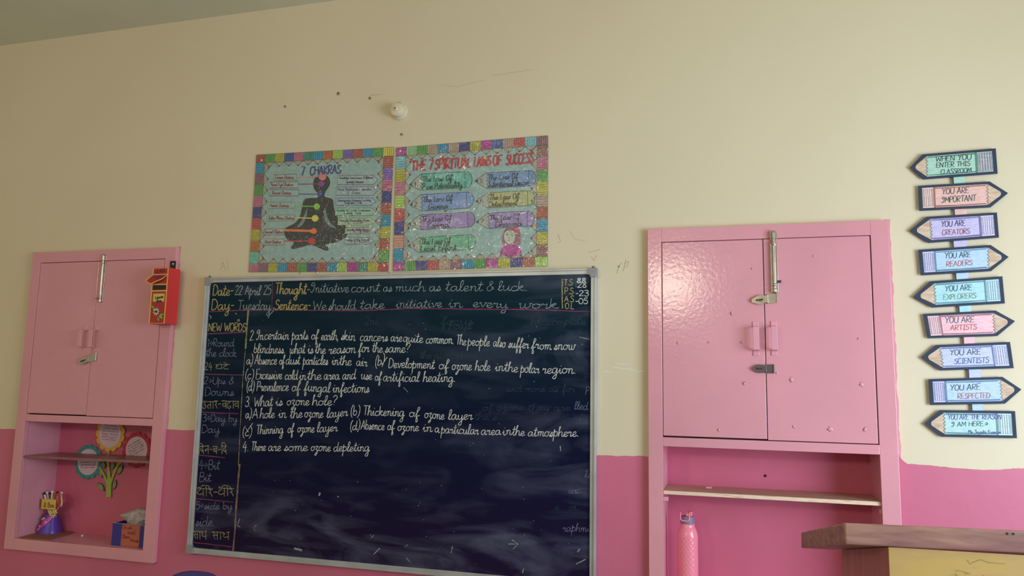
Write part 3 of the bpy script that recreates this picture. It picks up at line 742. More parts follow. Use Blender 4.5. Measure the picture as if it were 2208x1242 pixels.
# paint blisters on the right cupboard's doors
for px, py, r in ((1707, 818, 5), (1858, 829, 4), (1790, 925, 5), (1675, 804, 2.5), (1600, 738, 2.5), (1578, 675, 3), (1550, 927, 2.5), (1851, 731, 2.5), (1462, 740, 2.5), (1528, 738, 2), (1754, 552, 2.5), (1622, 579, 2), (1865, 926, 4), (1712, 920, 3.5), (1605, 827, 3)):
    p = at(px, py, 0); bm = bmesh.new(); rr = r * 0.0018
    bmesh.ops.create_icosphere(bm, subdivisions=2, radius=1)
    for v in bm.verts:
        k = .9 + 0.9 * noise.noise(v.co * 1.6 + Vector((px, py, 0)))
        v.co = Vector((p.x + v.co.x * rr * k, 0.0008 + v.co.y * 0.0014, p.z + v.co.z * rr * k * 1.2))
    finish('paint_blister', bm, PINK, RD[0] if px < 1650 else RD[1], smooth=True)

# shelves
PLY = mat('plywood_face', (200, 160, 138), rough=0.6, vary=0.12, vscale=14, stretch=(1, 6, 6), bump=0.1)
PLYE = mat('pale_plywood_edge', (238, 214, 186), rough=0.7, color2=(206, 170, 132), vscale=20, stretch=(1.2, 1, 22), lo=0.5, hi=0.7)
DARKWOOD = mat('dark_varnished_shelf', (150, 100, 98), rough=0.35, vary=0.15, vscale=16, stretch=(1, 6, 6))


def shelf(root, x0, x1, zl, zr, m_top, m_edge, t, yf):
    bm = bmesh.new()
    add_hexa(bm, [(x0, yf, zl), (x1, yf, zr), (x1, ND - 0.002, zr), (x0, ND - 0.002, zl)],
             [(x0, yf, zl - t), (x1, yf, zr - t), (x1, ND - 0.002, zr - t), (x0, ND - 0.002, zl - t)])
    o = finish('shelf', bm, m_top, root)
    bm = bmesh.new()
    add_hexa(bm, [(x0, yf - 0.0015, zl - .0005), (x1, yf - 0.0015, zr - .0005), (x1, yf, zr - .0005), (x0, yf, zl - .0005)],
             [(x0, yf - 0.0015, zl - t), (x1, yf - 0.0015, zr - t), (x1, yf, zr - t), (x0, yf, zl - t)])
    finish('shelf_edge', bm, m_edge, o)


yf = 0.012
shelf(RC, rx0 + 0.001, rx1 - 0.001, at(1435, 1057.5, yf).z, at(1896, 1082, yf).z, PLY, PLYE, 0.0135, yf)
DEDGE = mat('dark_shelf_edge', (150, 96, 100), rough=0.4, vary=0.1, vscale=20)
shelf(LC, lx0 + 0.001, lx1 - 0.001, at(50, 982, yf).z, at(322, 994, yf).z, DARKWOOD, DEDGE, 0.011, yf)
for px, py in ((1437, 1073), (1898, 1100)):
    p = at(px, py, 0.02); bm = bmesh.new(); add_box(bm, p.x - 0.004 if px > 1600 else rx0, p.x + 0.007 if px < 1600 else rx1, 0.014, 0.034, p.z - 0.012, p.z + 0.004)
    finish('shelf_support', bm, PINK_EDGE, RC, bevel=0.001)
p = at(1650, 1026, ND); bm = bmesh.new(); add_lathe(bm, (p.x, ND, p.z), [(0.006, 0), (0.004, -0.003), (0.0025, -0.004)], 10, 'y')
finish('nail_stub', bm, DARKGAP, RC)
p = atz(1528, 1049, at(1528, 1057, yf).z + 0.001); CHALKM = mat('chalk_stick', (214, 150, 164), rough=0.9)
zs = at(1528, 1062, yf).z
bm = bmesh.new(); add_tube(bm, [(p.x - 0.010, 0.10, zs + 0.0065), (p.x + 0.012, 0.105, zs + 0.0065)], 0.004, 8)
tag(finish('chalk_stub', bm, CHALKM), 'small pinkish chalk stub lying on the pale shelf of the right cupboard', 'chalk')

# ================================================================== CHALKBOARD
BX0, BX1, BZ0, BZ1 = -2.363, -0.510, Z(-0.778), Z(0.470)
BY = 0.006             # writing face
board = empty('chalkboard', ((BX0 + BX1) / 2, WY, BZ0), 'large dark chalkboard with aluminium frame, covered in white chalk handwriting', 'chalkboard')
bm = bmesh.new(); add_box(bm, BX0 + 0.012, BX1 - 0.012, BY, WY - 0.001, BZ0 + 0.012, BZ1 - 0.012)
finish('board_surface', bm, BOARD, board)


def frame_bar(x0, x1, z0, z1, horiz):
    bm = bmesh.new()
    add_box(bm, x0, x1, -0.001, WY - 0.001, z0, z1)
    if horiz: add_box(bm, x0 + .002, x1 - .002, -0.006, -0.001, z1 - 0.008 if z0 > 1.4 else z0, z1 if z0 > 1.4 else z0 + 0.008)
    else: add_box(bm, x0 if x0 < -1.4 else x1 - 0.008, x0 + 0.008 if x0 < -1.4 else x1, -0.006, -0.001, z0 + .002, z1 - .002)
    finish('frame_bar', bm, ALU, board, bevel=0.0015)


fw = 0.023
frame_bar(BX0, BX1, BZ1 - fw, BZ1, True); frame_bar(BX0, BX1, BZ0, BZ0 + fw, True)
frame_bar(BX0, BX0 + fw, BZ0 + fw, BZ1 - fw, False); frame_bar(BX1 - fw, BX1, BZ0 + fw, BZ1 - fw, False)
CORN = mat('grey_plastic_corner', (150, 152, 152), rough=0.4, vary=0.1)
for cx, sx in ((BX0, 1), (BX1, -1)):
    for cz, sz in ((BZ0, 1), (BZ1, -1)):
        L_ = [(cx - sx * .002, cz - sz * .002), (cx + sx * .036, cz - sz * .002), (cx + sx * .036, cz + sz * .026), (cx + sx * .026, cz + sz * .026), (cx + sx * .026, cz + sz * .036), (cx - sx * .002, cz + sz * .036)]
        bm = bmesh.new(); add_prism_xz(bm, L_, -0.008, WY - 0.0005); finish('frame_corner', bm, CORN, board, bevel=0.001)

CHW = chalk('white_chalk', (226, 228, 220)); CHD = chalk('thin_white_chalk', (178, 192, 190), lo=0.34, hi=0.60)
CHY = chalk('yellow_chalk', (198, 180, 120)); CHY2 = chalk('pale_yellow_chalk', (190, 180, 126), lo=.34, hi=.6)
CHP = chalk('pink_chalk', (150, 70, 104)); CHG = chalk('wiped_chalk', (80, 98, 108), (40, 52, 66), .42, .75)
CHB = chalk('soft_blue_chalk', (150, 152, 182), lo=.34, hi=.6)
random.seed(11)


def line(words, h, m, name='chalk_writing', w=2.3, slant=0.14, label=None):
    fl = Flat()
    for i, (t, x0, x1, yb) in enumerate(words):
        yn = words[i + 1][3] if i + 1 < len(words) and abs(words[i + 1][3] - yb) < 8 else yb
        xn = words[i + 1][1] if i + 1 < len(words) else x1 + 1
        ye = yb + (yn - yb) * (x1 - x0) / max(1, xn - x0) if xn > x0 else yb
        write(fl, t, (x0, yb), (x1, ye), h, m, BY, w * (.68 if m is not CHY else .62), slant, lift=0.0004)
    return fl.build(name, board, label)


def rule(pts, w, m, name='chalk_rule', jit=0.3):
    fl = Flat(); q = []
    for (a, b), (c, d) in zip(pts, pts[1:]):
        n = max(2, int(math.hypot(c - a, d - b) / 12))
        q += [(a + (c - a) * i / n, b + (d - b) * i / n + random.uniform(-.4, .4)) for i in range(n)]
    q.append(pts[-1])
    fl.ribbon([at(a, b, BY) for a, b in q], w * 0.0019, m, 0.0003, jit)
    return fl.build(name, board)


# heading
line([('Date-', 458, 503, 637)], 23, CHY, w=3.2, label='yellow chalk heading'); line([('22 April 25', 506, 584, 636)], 20, CHD, w=2.6)
line([('Day-', 455, 505, 668)], 23, CHY, w=3.2, label='yellow chalk heading'); line([('Tuesday', 512, 584, 668)], 21, CHD, w=2.2)
line([('Thought-', 592, 668, 634)], 23, CHY, w=3.6, label='yellow chalk heading')
line([('ınitiative', 669, 752, 631), ('count', 757, 819, 630), ('as', 826, 845, 629), ('much', 852, 917, 628), ('as', 925, 950, 628), ('talent', 960, 1041, 628), ('&', 1048, 1066, 627), ('luck.', 1073, 1138, 627)], 21, CHD, w=2.1)
line([('Sentence-', 592, 670, 668)], 22, CHY, w=3.4, label='yellow chalk heading')
line([('We', 674, 704, 668), ('should', 708, 767, 668), ('take', 776, 829, 667), ('initiative', 853, 953, 664), ('in', 966, 997, 663), ('every', 1019, 1095, 662), ('work', 1118, 1204, 665)], 20, CHD, w=2.1)
line([('T.S', 1216, 1235, 615), ('P.S', 1217, 1237, 634), ('A.S', 1217, 1238, 651), ('O.L', 1218, 1238, 666)], 13, CHY, w=2.6, slant=0.03, label='yellow chalk initials')
line([(':28', 1240, 1266, 620), ("-23", 1240, 1270, 638), ("-05", 1240, 1268, 655)], 12, CHW, w=2.4, slant=0.03)
line([('88', 1243, 1264, 609)], 9, CHW, w=3.2)
rule([(449, 672), (535, 668.5), (660, 669), (780, 670), (886, 665), (1062, 667), (1160, 668), (1272, 672)], 2.2, CHP)
rule([(587.5, 608), (587, 640), (586, 668)], 1.8, CHP)
rule([(1212.5, 601), (1212, 640), (1213, 665)], 2.6, CHY2)
# column divider
rule([(535.5, 668), (532, 710), (529.5, 752)], 4.2, CHY2, 'column_line')
rule([(529, 754), (523.6, 818), (518, 920), (514, 1005)], 1.5, CHY2, 'column_line', 0.6)
rule([(517, 1000), (514, 1030), (509, 1097), (507, 1140), (502, 1193)], 4.2, mat('tan_chalk', (150, 126, 108), rough=.9, color2=(110, 88, 80), vscale=60), 'column_line')
# new words column
line([('NEW WORDS', 449, 531, 714)], 17, CHY, w=3.0, slant=0.08, label='yellow chalk heading')
rule([(446, 720), (490, 718), (529, 716)], 2.2, CHP)
line([('1>Round', 446, 505, 747), ], 17, CHB, w=2.0); line([('the clock', 444, 510, 769)], 18, CHB, w=2.0)
line([('24', 440, 458, 798), ('घंटे', 464, 495, 797)], 16, CHY2, w=2.2, slant=0.05)
rule([(441, 806.6), (524, 808.5)], 2, CHP)
line([('2>Ups &', 439, 505, 828)], 15, CHB, w=2.0); line([('Downs', 441, 504, 853)], 19, CHB, w=2.0)
line([('उतार-चढाव', 436, 516, 881)], 22, CHY2, w=2.2, slant=0.0)
rule([(435, 889), (514, 892)], 2, CHP)
line([('3>Day by', 436, 512, 909)], 16, CHB, w=2.0); line([('Day', 434, 474, 933)], 17, CHB, w=2.0)
line([('िदन-ब-िद', 428, 490, 979)], 24, CHY2, w=2.4, slant=0.0)
rule([(427, 981), (485, 987)], 2, CHP)
line([('4>Bit', 428, 474, 1012)], 20, CHB, w=2.0); line([('Bit', 429, 455, 1038)], 20, CHB, w=2.0)
line([('धीरे-धीरे', 425, 505, 1070)], 24, CHY2, w=2.4, slant=0.0)
rule([(421, 1075), (503, 1083)], 2, CHP)
line([('5>side by', 421, 501, 1098)], 16, CHB, w=2.2); line([('side.', 421, 463, 1134)], 21, CHB, w=2.2)
line([('साथ', 416, 446, 1162), ('साथ', 456, 495, 1164)], 24, CHY2, w=2.2, slant=0.0)
rule([(414, 1169), (499, 1179)], 2.2, CHP)
# questions
H = 21
line([('2.', 538, 549, 734), ('ın', 552, 568, 733), ('certain', 570, 623, 732), ('parts', 629, 664, 732), ('of', 671, 686, 732), ('earth,', 692, 730, 733), ('skin', 735, 766, 733),
      ('cancers', 776, 836, 735), ('are', 842, 867, 736), ('quite', 869, 912, 737), ('common.', 918, 979, 740), ('The', 983, 1005, 742), ('people', 1008, 1056, 745), ('also', 1063, 1090, 747), ('suffer', 1096, 1140, 749), ('from', 1145, 1189, 752), ('snow', 1194, 1240, 754)], H, CHW)
line([('blindness.', 547, 615, 761), ('what', 624, 658, 762), ('is', 663, 675, 762), ('the', 679, 702, 762), ('reason', 708, 767, 763), ('for', 772, 796, 760), ('the', 802, 825, 759), ('same?', 830, 884, 760)], H, CHW)
line([('a)', 531, 545, 786), ('Absence', 549, 597, 785), ('of', 602, 613, 786), ('dust', 616, 647, 786), ('particles', 653, 707, 786), ('in', 715, 730, 787), ('the', 731, 758, 787), ('air', 768, 792, 788), ('(b)', 808, 829, 792), ('✓', 820, 832, 787),
      ('Development', 837, 937, 793), ('of', 946, 967, 795), ('ozone', 974, 1017, 797), ('hole', 1024, 1057, 799), ('in', 1067, 1086, 800), ('the', 1087, 1117, 800), ('polar', 1122, 1163, 803), ('region.', 1169, 1242, 805)], 21, CHW)
line([('(c)', 528, 547, 817), ('Excessive', 551, 608, 817), ('cold', 614, 642, 818), ('in', 645, 660, 819), ('the', 662, 693, 819), ('area', 698, 732, 818), ('and', 738, 767, 818), ('use', 778, 802, 817), ('of', 808, 822, 820), ('artificial', 826, 904, 822), ('heating.', 912, 982, 823)], H, CHW)
line([('(d)', 531, 548, 843), ('Prevalence', 553, 622, 843), ('of', 629, 647, 843), ('fungal', 655, 712, 843), ('infections', 717, 796, 846)], H, CHW)
line([('3.', 528, 540, 876), ('What', 547, 588, 877), ('is', 594, 609, 875), ('ozone', 618, 667, 874), ('hole?', 673, 727, 874)], H, CHW)
line([('a)', 529, 542, 902), ('A', 544, 557, 902), ('hole', 560, 592, 902), ('in', 600, 617, 901), ('the', 625, 652, 901), ('ozone', 656, 697, 900), ('layer', 704, 750, 901), ('(b)', 755, 776, 896), ('Thickening', 782, 872, 895), ('of', 882, 904, 898), ('ozone', 915, 958, 901), ('layer', 966, 1019, 905)], H, CHW)
line([('(c)', 522, 543, 940), ('✓', 529, 542, 930), ('Thinning', 552, 611, 936), ('of', 620, 633, 934), ('ozone', 641, 678, 932), ('layer', 683, 728, 932), ('(d)', 754, 776, 928), ('Absence', 778, 829, 926), ('of', 835, 850, 927), ('ozone', 857, 903, 928), ('in', 911, 932, 930), ('a', 937, 948, 931), ('particular', 951, 1032, 934), ('area', 1037, 1080, 937), ('in', 1083, 1103, 938), ('the', 1104, 1131, 938), ('atmosphere.', 1138, 1248, 941)], 20, CHW)
line([('4.', 522, 536, 974), ('There', 541, 573, 972), ('are', 578, 606, 972), ('some', 612, 664, 972), ('ozone', 670, 713, 972), ('depleting', 719, 797, 973)], 20, CHW)
# half wiped remains
line([('2ni', 786, 815, 700), ('hays', 968, 1016, 710), ('complete', 1180, 1262, 700), ('focus', 950, 1020, 700)], 17, CHG, 'wiped_writing', 2.0)
line([('the atmosphere', 905, 1030, 773), ('hl', 1145, 1165, 700)], 16, CHG, 'wiped_writing', 1.8)
line([('and more as for', 1090, 1240, 845), ('of ozone they are', 1040, 1230, 885), ('the s', 1022, 1072, 905)], 15, CHG, 'wiped_writing', 1.4)
line([('lled', 1238, 1268, 883), ('arc:', 1226, 1254, 1064), ('ls', 1261, 1272, 1030), ('raphmi', 1213, 1271, 1146), ('P', 1262, 1270, 850)], 17, CHB, 'wiped_writing', 1.4)
line([('(θ', 931, 958, 1192), ('mc', 1063, 1086, 1174), ('MPa', 1195, 1240, 1201), ('e', 1196, 1206, 1100), ('oi', 1226, 1244, 1100)], 17, CHG, 'wiped_writing', 1.4)
fl = Flat()
for pts, w in (([(1096, 1173), (1116, 1173)], 2), ([(1104, 1164), (1117, 1173), (1106, 1184)], 2), ([(1208, 961), (1209, 972)], 2.2), ([(1245, 1190), (1251, 1183)], 2), ([(688, 1069), (690, 1062)], 3.5),
               ([(634, 1182), (652, 1187)], 4), ([(806, 1195), (819, 1182)], 2), ([(1127, 1236), (1129, 1226)], 2.5), ([(1242, 1216), (1263, 1206)], 2), ([(578, 686), (582, 678), (590, 670), (590, 663)], 2), ([(1250, 727), (1272, 732)], 1.6),
               ([(517, 1118), (512, 1133), (518, 1136)], 2), ([(550, 1145), (547, 1138), (553, 1132)], 1.6), ([(452, 680), (456, 684), (453, 688)], 2), ([(512, 688), (517, 693)], 2), ([(517, 688), (512, 693)], 2), ([(507, 675), (511, 678)], 2),
               ([(872, 1180), (880, 1174)], 1.6), ([(973, 1192), (976, 1176)], 1.6), ([(728, 1070), (730, 1072)], 3), ([(876, 1203), (885, 1212)], 1.6), ([(800, 1160), (806, 1154)], 1.5), ([(870, 835), (880, 846)], 1.6)):
    fl.ribbon([at(a, b, BY) for a, b in pts], w * .0019, CHD, 0.0004, .3)
for k in range(70):
    a, b = random.uniform(540, 1262), random.uniform(690, 1190)
    p = at(a, b, BY); r = random.uniform(.0008, .0018); fl.ribbon([p, (p[0] + r * 2, p[1], p[2] + r * random.uniform(-2, 2))], r * 1.6, CHD, .0004)
fl.build('chalk_fleck', board, kind='stuff')
# wiped dust patches along the lower edge
DUST = mat('dust_patch', (30, 30, 56), rough=.9, color2=(70, 76, 104), vscale=10, lo=.35, hi=.75, stretch=(1, 1, 3), spec=.1)

# ================================================================== POSTERS
PY = WY - 0.004
BASEC = (148, 180, 176)


def zz(ox, oy, sc):
    return lambda x, y: (ox + x / sc, oy + y / sc)


def poster(name, corners, label, ZF):
    C = [at(*ZF(*c), PY) for c in corners]       # TL TR BR BL
    root = empty('poster', ((C[3].x + C[2].x) / 2, WY, C[3].z), label, 'poster', 'hand-drawn laminated posters')
    def P(u, v, lift=0.0):
        p = (C[0] * (1 - u) + C[1] * u) * (1 - v) + (C[3] * (1 - u) + C[2] * u) * v
        return Vector((p.x, PY - lift, p.z))
    nx, ny = 40, 32; me_v = []; me_f = []
    for j in range(ny + 1):
        for i in range(nx + 1):
            p = P(i / nx, j / ny); e = min(i, nx - i, j * 1.2, (ny - j) * 1.2)
            d = 0.0002 * noise.noise(Vector((p.x * 9, p.z * 9, 0)))
            me_v.append((p.x + (0.0012 * noise.noise(Vector((j * .5, 3, 1))) if i in (0, nx) else 0), p.y + d, p.z + (0.0012 * noise.noise(Vector((i * .5, 7, 2))) if j in (0, ny) else 0)))
    for j in range(ny):
        for i in range(nx):
            a = j * (nx + 1) + i; me_f.append((a, a + nx + 1, a + nx + 2, a + 1))
    me = bpy.data.meshes.new('sheet'); me.from_pydata(me_v, [], me_f); me.materials.append(film(BASEC))
    for q in me.polygons: q.use_smooth = True
    o = link('sheet', me, root)
    s = o.modifiers.new('thickness', 'SOLIDIFY'); s.thickness = 0.0012; s.offset = -1
    return root, P


CC = {'rust': (168, 92, 78), 'green': (86, 160, 82), 'olive': (178, 176, 64), 'blue': (58, 92, 160), 'pink': (190, 112, 140), 'teal': (64, 140, 124), 'cyan': (48, 146, 180), 'orange': (186, 112, 66),
      'lime': (164, 204, 96), 'purple': (128, 100, 180), 'mauve': (140, 98, 112), 'navy': (60, 66, 136), 'magenta': (178, 60, 150), 'tan': (176, 154, 134), 'mint': (96, 196, 170), 'lgreen': (140, 196, 138),
      'red': (190, 80, 84), 'peach': (206, 150, 134), 'sky': (120, 190, 200), 'brown': (138, 100, 96), 'yellow': (206, 200, 90)}
OUT = film((44, 62, 62)); WOODTIP = film((168, 158, 138))


def border(root, P, top, bottom, left, right, bw=0.066, bh=0.071, tip=0.042):
    def pencil(fl, a0, a1, side, col, tipped=True):
        # (t across, d inwards): returns sheet coordinates
        def q(t, d):
            if side == 't': u, v = a0 + (a1 - a0) * t, d * bh
            elif side == 'b': u, v = a0 + (a1 - a0) * t, 1 - d * bh
            elif side == 'l': u, v = d * bw, a0 + (a1 - a0) * t
            else: u, v = 1 - d * bw, a0 + (a1 - a0) * t
            return P(u, v)
        tp = 1 + tip / bh
        fl.poly([q(0, 0), q(1, 0), q(1, 1), q(0, 1)], film(col), .0012)
        if tipped:
            fl.poly([q(0, 1), q(1, 1), q(.5, tp)], WOODTIP, .0012)
            fl.poly([q(.38, 1 + (tp - 1) * .74), q(.62, 1 + (tp - 1) * .74), q(.5, tp)], OUT, .0016)
            fl.ribbon([q(0, 1), q(.5, tp), q(1, 1)], .0014, OUT, .0018)
        dk = film(tuple(int(c * .62) for c in col))
        for k in (0.22, .42, .62, .82):
            fl.ribbon([q(k, .06), q(k + random.uniform(-.03, .03), .94)], .0016, dk, .0016)
        zg = [q(i / 8, 1 + (.06 if i % 2 else -.03)) for i in range(9)]
        fl.ribbon(zg, .0016, OUT, .0018)
        fl.ribbon([q(0, 0), q(0, 1)], .0012, OUT, .0018)
    for side, cols, s0, s1 in (('t', top, 0, 1), ('b', bottom, 0.0, 1), ('l', left, bh, 1 - bh), ('r', right, bh, 1 - bh)):
        n = len(cols)
        for i, c in enumerate(cols):
            fl = Flat(); pencil(fl, s0 + (s1 - s0) * i / n, s0 + (s1 - s0) * (i + 1) / n, side, CC[c], side in 'lr' or 0 < i < n - 1)
            fl.build('border_pencil', root)
    fl = Flat()
    fl.ribbon([P(0, 0), P(1, 0), P(1, 1), P(0, 1)], .0014, OUT, .0019, closed=True); fl.build('outline', root)


# ---- poster 1
ZF = zz(520, 280, 3.882)
P1, PP = poster('poster', [(130, 210), (1278, 145), (1232, 1185), (65, 1190)], 'laminated poster of a black seated meditating figure, headed 7 CHAKRAS', ZF)
border(P1, PP, ['rust', 'green', 'olive', 'blue', 'pink', 'teal', 'cyan', 'orange', 'lime', 'purple', 'rust', 'cyan', 'green', 'yellow'],
       ['pink', 'mauve', 'olive', 'cyan', 'rust', 'green', 'navy', 'rust', 'cyan', 'lime', 'magenta', 'teal', 'olive', 'red'],
       ['cyan', 'mauve', 'green', 'pink', 'navy', 'red', 'olive', 'orange', 'mint'], ['rust', 'purple', 'pink', 'navy', 'rust', 'cyan', 'olive', 'rust', 'green'])


def Q(x, y): return at(*ZF(x, y), PY)


def smooth_closed(pts, sub=4):
    n = len(pts); out = []
    for i in range(n):
        p0, p1, p2, p3 = pts[i - 1], pts[i], pts[(i + 1) % n], pts[(i + 2) % n]
        for k in range(sub):
            t = k / sub; t2 = t * t; t3 = t2 * t
            out.append(tuple(0.5 * (2 * p1[j] + (p2[j] - p0[j]) * t + (2 * p0[j] - 5 * p1[j] + 4 * p2[j] - p3[j]) * t2 + (3 * p1[j] - p0[j] - 3 * p2[j] + p3[j]) * t3) for j in (0, 1)))
    return out


fl = Flat()
body = [(675, 374), (715, 382), (743, 420), (740, 470), (708, 515), (698, 558), (738, 570), (768, 585), (775, 640), (790, 700), (818, 748), (862, 790), (888, 828), (893, 868), (862, 908), (790, 942), (702, 962),
        (728, 985), (728, 1010), (690, 1006), (590, 964), (500, 984), (432, 998), (420, 982), (442, 944), (390, 920), (366, 880), (364, 832), (400, 806), (450, 780), (490, 730), (508, 660), (524, 592), (556, 572), (636, 568), (648, 538), (615, 500), (604, 450), (622, 398)]
fl.poly([Q(*p) for p in smooth_closed(body, 3)], film((38, 50, 54)), .0016)
gr = film((120, 138, 132))
fl.poly([Q(*p) for p in smooth_closed([(556, 650), (548, 720), (518, 790), (468, 818), (512, 750), (540, 690)], 3)], gr, .0020)
fl.poly([Q(*p) for p in smooth_closed([(704, 650), (718, 715), (750, 780), (795, 822), (738, 808), (700, 755), (694, 690)], 3)], gr, .0020)
fl.build('seated_figure', P1, 'black silhouette of a person sitting cross-legged')
for (cx, cy, r), (lx, ly), col, lw in (((682, 392, 32), (470, 399), (216, 128, 132), 8), ((672, 453, 25), (480, 455), (130, 62, 150), 9), ((660, 538, 23), (480, 538), (62, 74, 150), 8),
                                       ((634, 642, 26), (455, 639), (134, 200, 76), 9), ((620, 741, 28), (455, 735), (222, 212, 92), 10), ((610, 847, 24), (362, 840), (232, 120, 70), 22), ((593, 932, 30), (362, 931), (196, 56, 60), 10)):
    fl = Flat(); m = film(col)
    fl.ribbon([Q(lx, ly), Q(cx, cy)], lw / 3.882 * .0019, m, .0024)
    fl.poly([Q(cx + r * math.cos(a), cy + r * math.sin(a)) for a in (2 * math.pi * k / 20 for k in range(20))], m, .0026)
    fl.build('colour_disc', P1)


def note(root, ZF, q, fillc, linec, texts, arrow=False, tcol=(120, 40, 60), name='note_box', w=1.1):
    def Q(x, y): return at(*ZF(x, y), PY)
    fl = Flat(); pts = [Q(*p) for p in q]
    fl.poly(pts, film(fillc), .0022); fl.ribbon(pts, 0.0026, film(linec), .0026, closed=True)
    for t, a, b, h in texts:
        write(fl, t, ZF(*a), ZF(*b), h / 3.882, film(tcol), PY, w, .1, 3, .0030, wob=.1)
    fl.build(name, root)


for q, lc, t, tx in (([(275, 377), (467, 370), (467, 418), (275, 425)], (130, 84, 80), 'Crown Chakra', (288, 410, 440)), ([(232, 438), (475, 435), (475, 485), (230, 487)], (110, 72, 90), 'Third Eye Chakra', (242, 470, 438)),
                     ([(240, 502), (480, 502), (480, 552), (237, 552)], (80, 84, 110), 'Throat Chakra', (256, 540, 418)), ([(228, 607), (450, 607), (448, 655), (225, 658)], (94, 140, 74), 'Heart Chakra', (242, 645, 400)),
                     ([(220, 713), (450, 713), (450, 760), (217, 763)], (140, 134, 74), 'Solar Plexus Chakra', (230, 750, 445)), ([(195, 830), (362, 828), (358, 877), (190, 880)], (160, 84, 78), 'Sacral Chakra', (197, 866, 352)),
                     ([(197, 912), (362, 915), (357, 962), (192, 965)], (170, 74, 74), 'Root Chakra', (203, 950, 336))):
    note(P1, ZF, q, (156, 186, 178), lc, [(t, (tx[0], tx[1]), (tx[2], tx[1]), 26)], tcol=(140, 40, 56))
for (x0, x1, y0, y1), lc, a, b, f in (((812, 1145, 383, 458), (120, 96, 110), 'Knowledge, Consciousness, Fulfilment', 'Spirituality "I Understand"', (156, 186, 184)), ((800, 1140, 480, 548), (104, 90, 130), 'Mind, Meditation - Intuition', '"I See"', (156, 184, 186)),
                                    ((797, 1130, 572, 632), (74, 110, 130), 'Communication, Expression, Creativity', 'Purification   I Talk', (150, 184, 190)), ((790, 1128, 655, 717), (90, 140, 90), 'Acceptance - Love, Compassion', 'Sincerity   I Love', (150, 196, 172)),
                                    ((812, 1120, 740, 797), (140, 160, 74), 'Strength, Personality, Power', 'I Do', (160, 190, 160)), ((874, 1112, 818, 870), (130, 110, 80), 'Sensuality, Vitality, Pleasure', 'I feel', (160, 184, 170)),
                                    ((868, 1115, 902, 957), (110, 96, 90), 'Energy, Safety, Survival', 'I am', (156, 186, 180))):
    ym = (y0 + y1) / 2
    note(P1, ZF, [(x0, y0), (x1 - 38, y0 - 2), (x1, ym), (x1 - 38, y1), (x0 - 4, y1)], f, lc,
         [(a, (x0 + 10, y0 + 28), (x1 - 42, y0 + 26), 19), (b, (x0 + 70, y1 - 12), (x0 + 215, y1 - 12), 19)], tcol=(90, 50, 100), name='arrow_note', w=.8)
fl = Flat(); write(fl, '7', ZF(500, 382), ZF(530, 380), 18, film((44, 56, 128)), PY, 2.6, .1, 4, .0024)
write(fl, 'CHAKRAS', ZF(576, 378), ZF(838, 364), 18, film((44, 56, 128)), PY, 2.4, .08, 4, .0028)
fl.build('title', P1, 'blue hand lettering 7 CHAKRAS')

# ---- poster 2
ZF = zz(840, 280, 3.881)
FILM[:] = [1.3, 62]
OUT = film((44, 62, 62)); WOODTIP = film((168, 158, 138))
P2, PP = poster('poster', [(58, 150), (1326, 48), (1322, 1140), (30, 1182)], 'laminated poster with red title and seven crayon-shaped notes, right of the figure poster', ZF)
border(P2, PP, ['magenta', 'lgreen', 'green', 'tan', 'cyan', 'tan', 'navy', 'olive', 'magenta', 'blue', 'tan', 'red', 'sky', 'mauve'],
       ['magenta', 'green', 'navy', 'red', 'tan', 'mauve', 'cyan', 'green', 'magenta', 'olive', 'navy', 'rust', 'lime'],
       ['sky', 'olive', 'pink', 'lime', 'red', 'navy', 'peach', 'cyan'], ['brown', 'pink', 'green', 'olive', 'tan', 'rust', 'cyan', 'olive', 'brown'])
fl = Flat(); RED = film((176, 44, 56))
for t, x0, x1 in (('THE', 180, 308), ('7', 325, 362), ('SPIRITUAL', 378, 680), ('LAWS', 706, 848), ('OF', 862, 940), ('SUCCESS', 975, 1205)):
    yb = lambda x: 345 - (x - 180) * 70 / 1020
    write(fl, t, ZF(x0, yb(x0)), ZF(x1, yb(x1)), 21, RED, PY, 3.6, .1, 4, .0026, wob=.4)
fl.build('title', P2, 'red hand lettering')
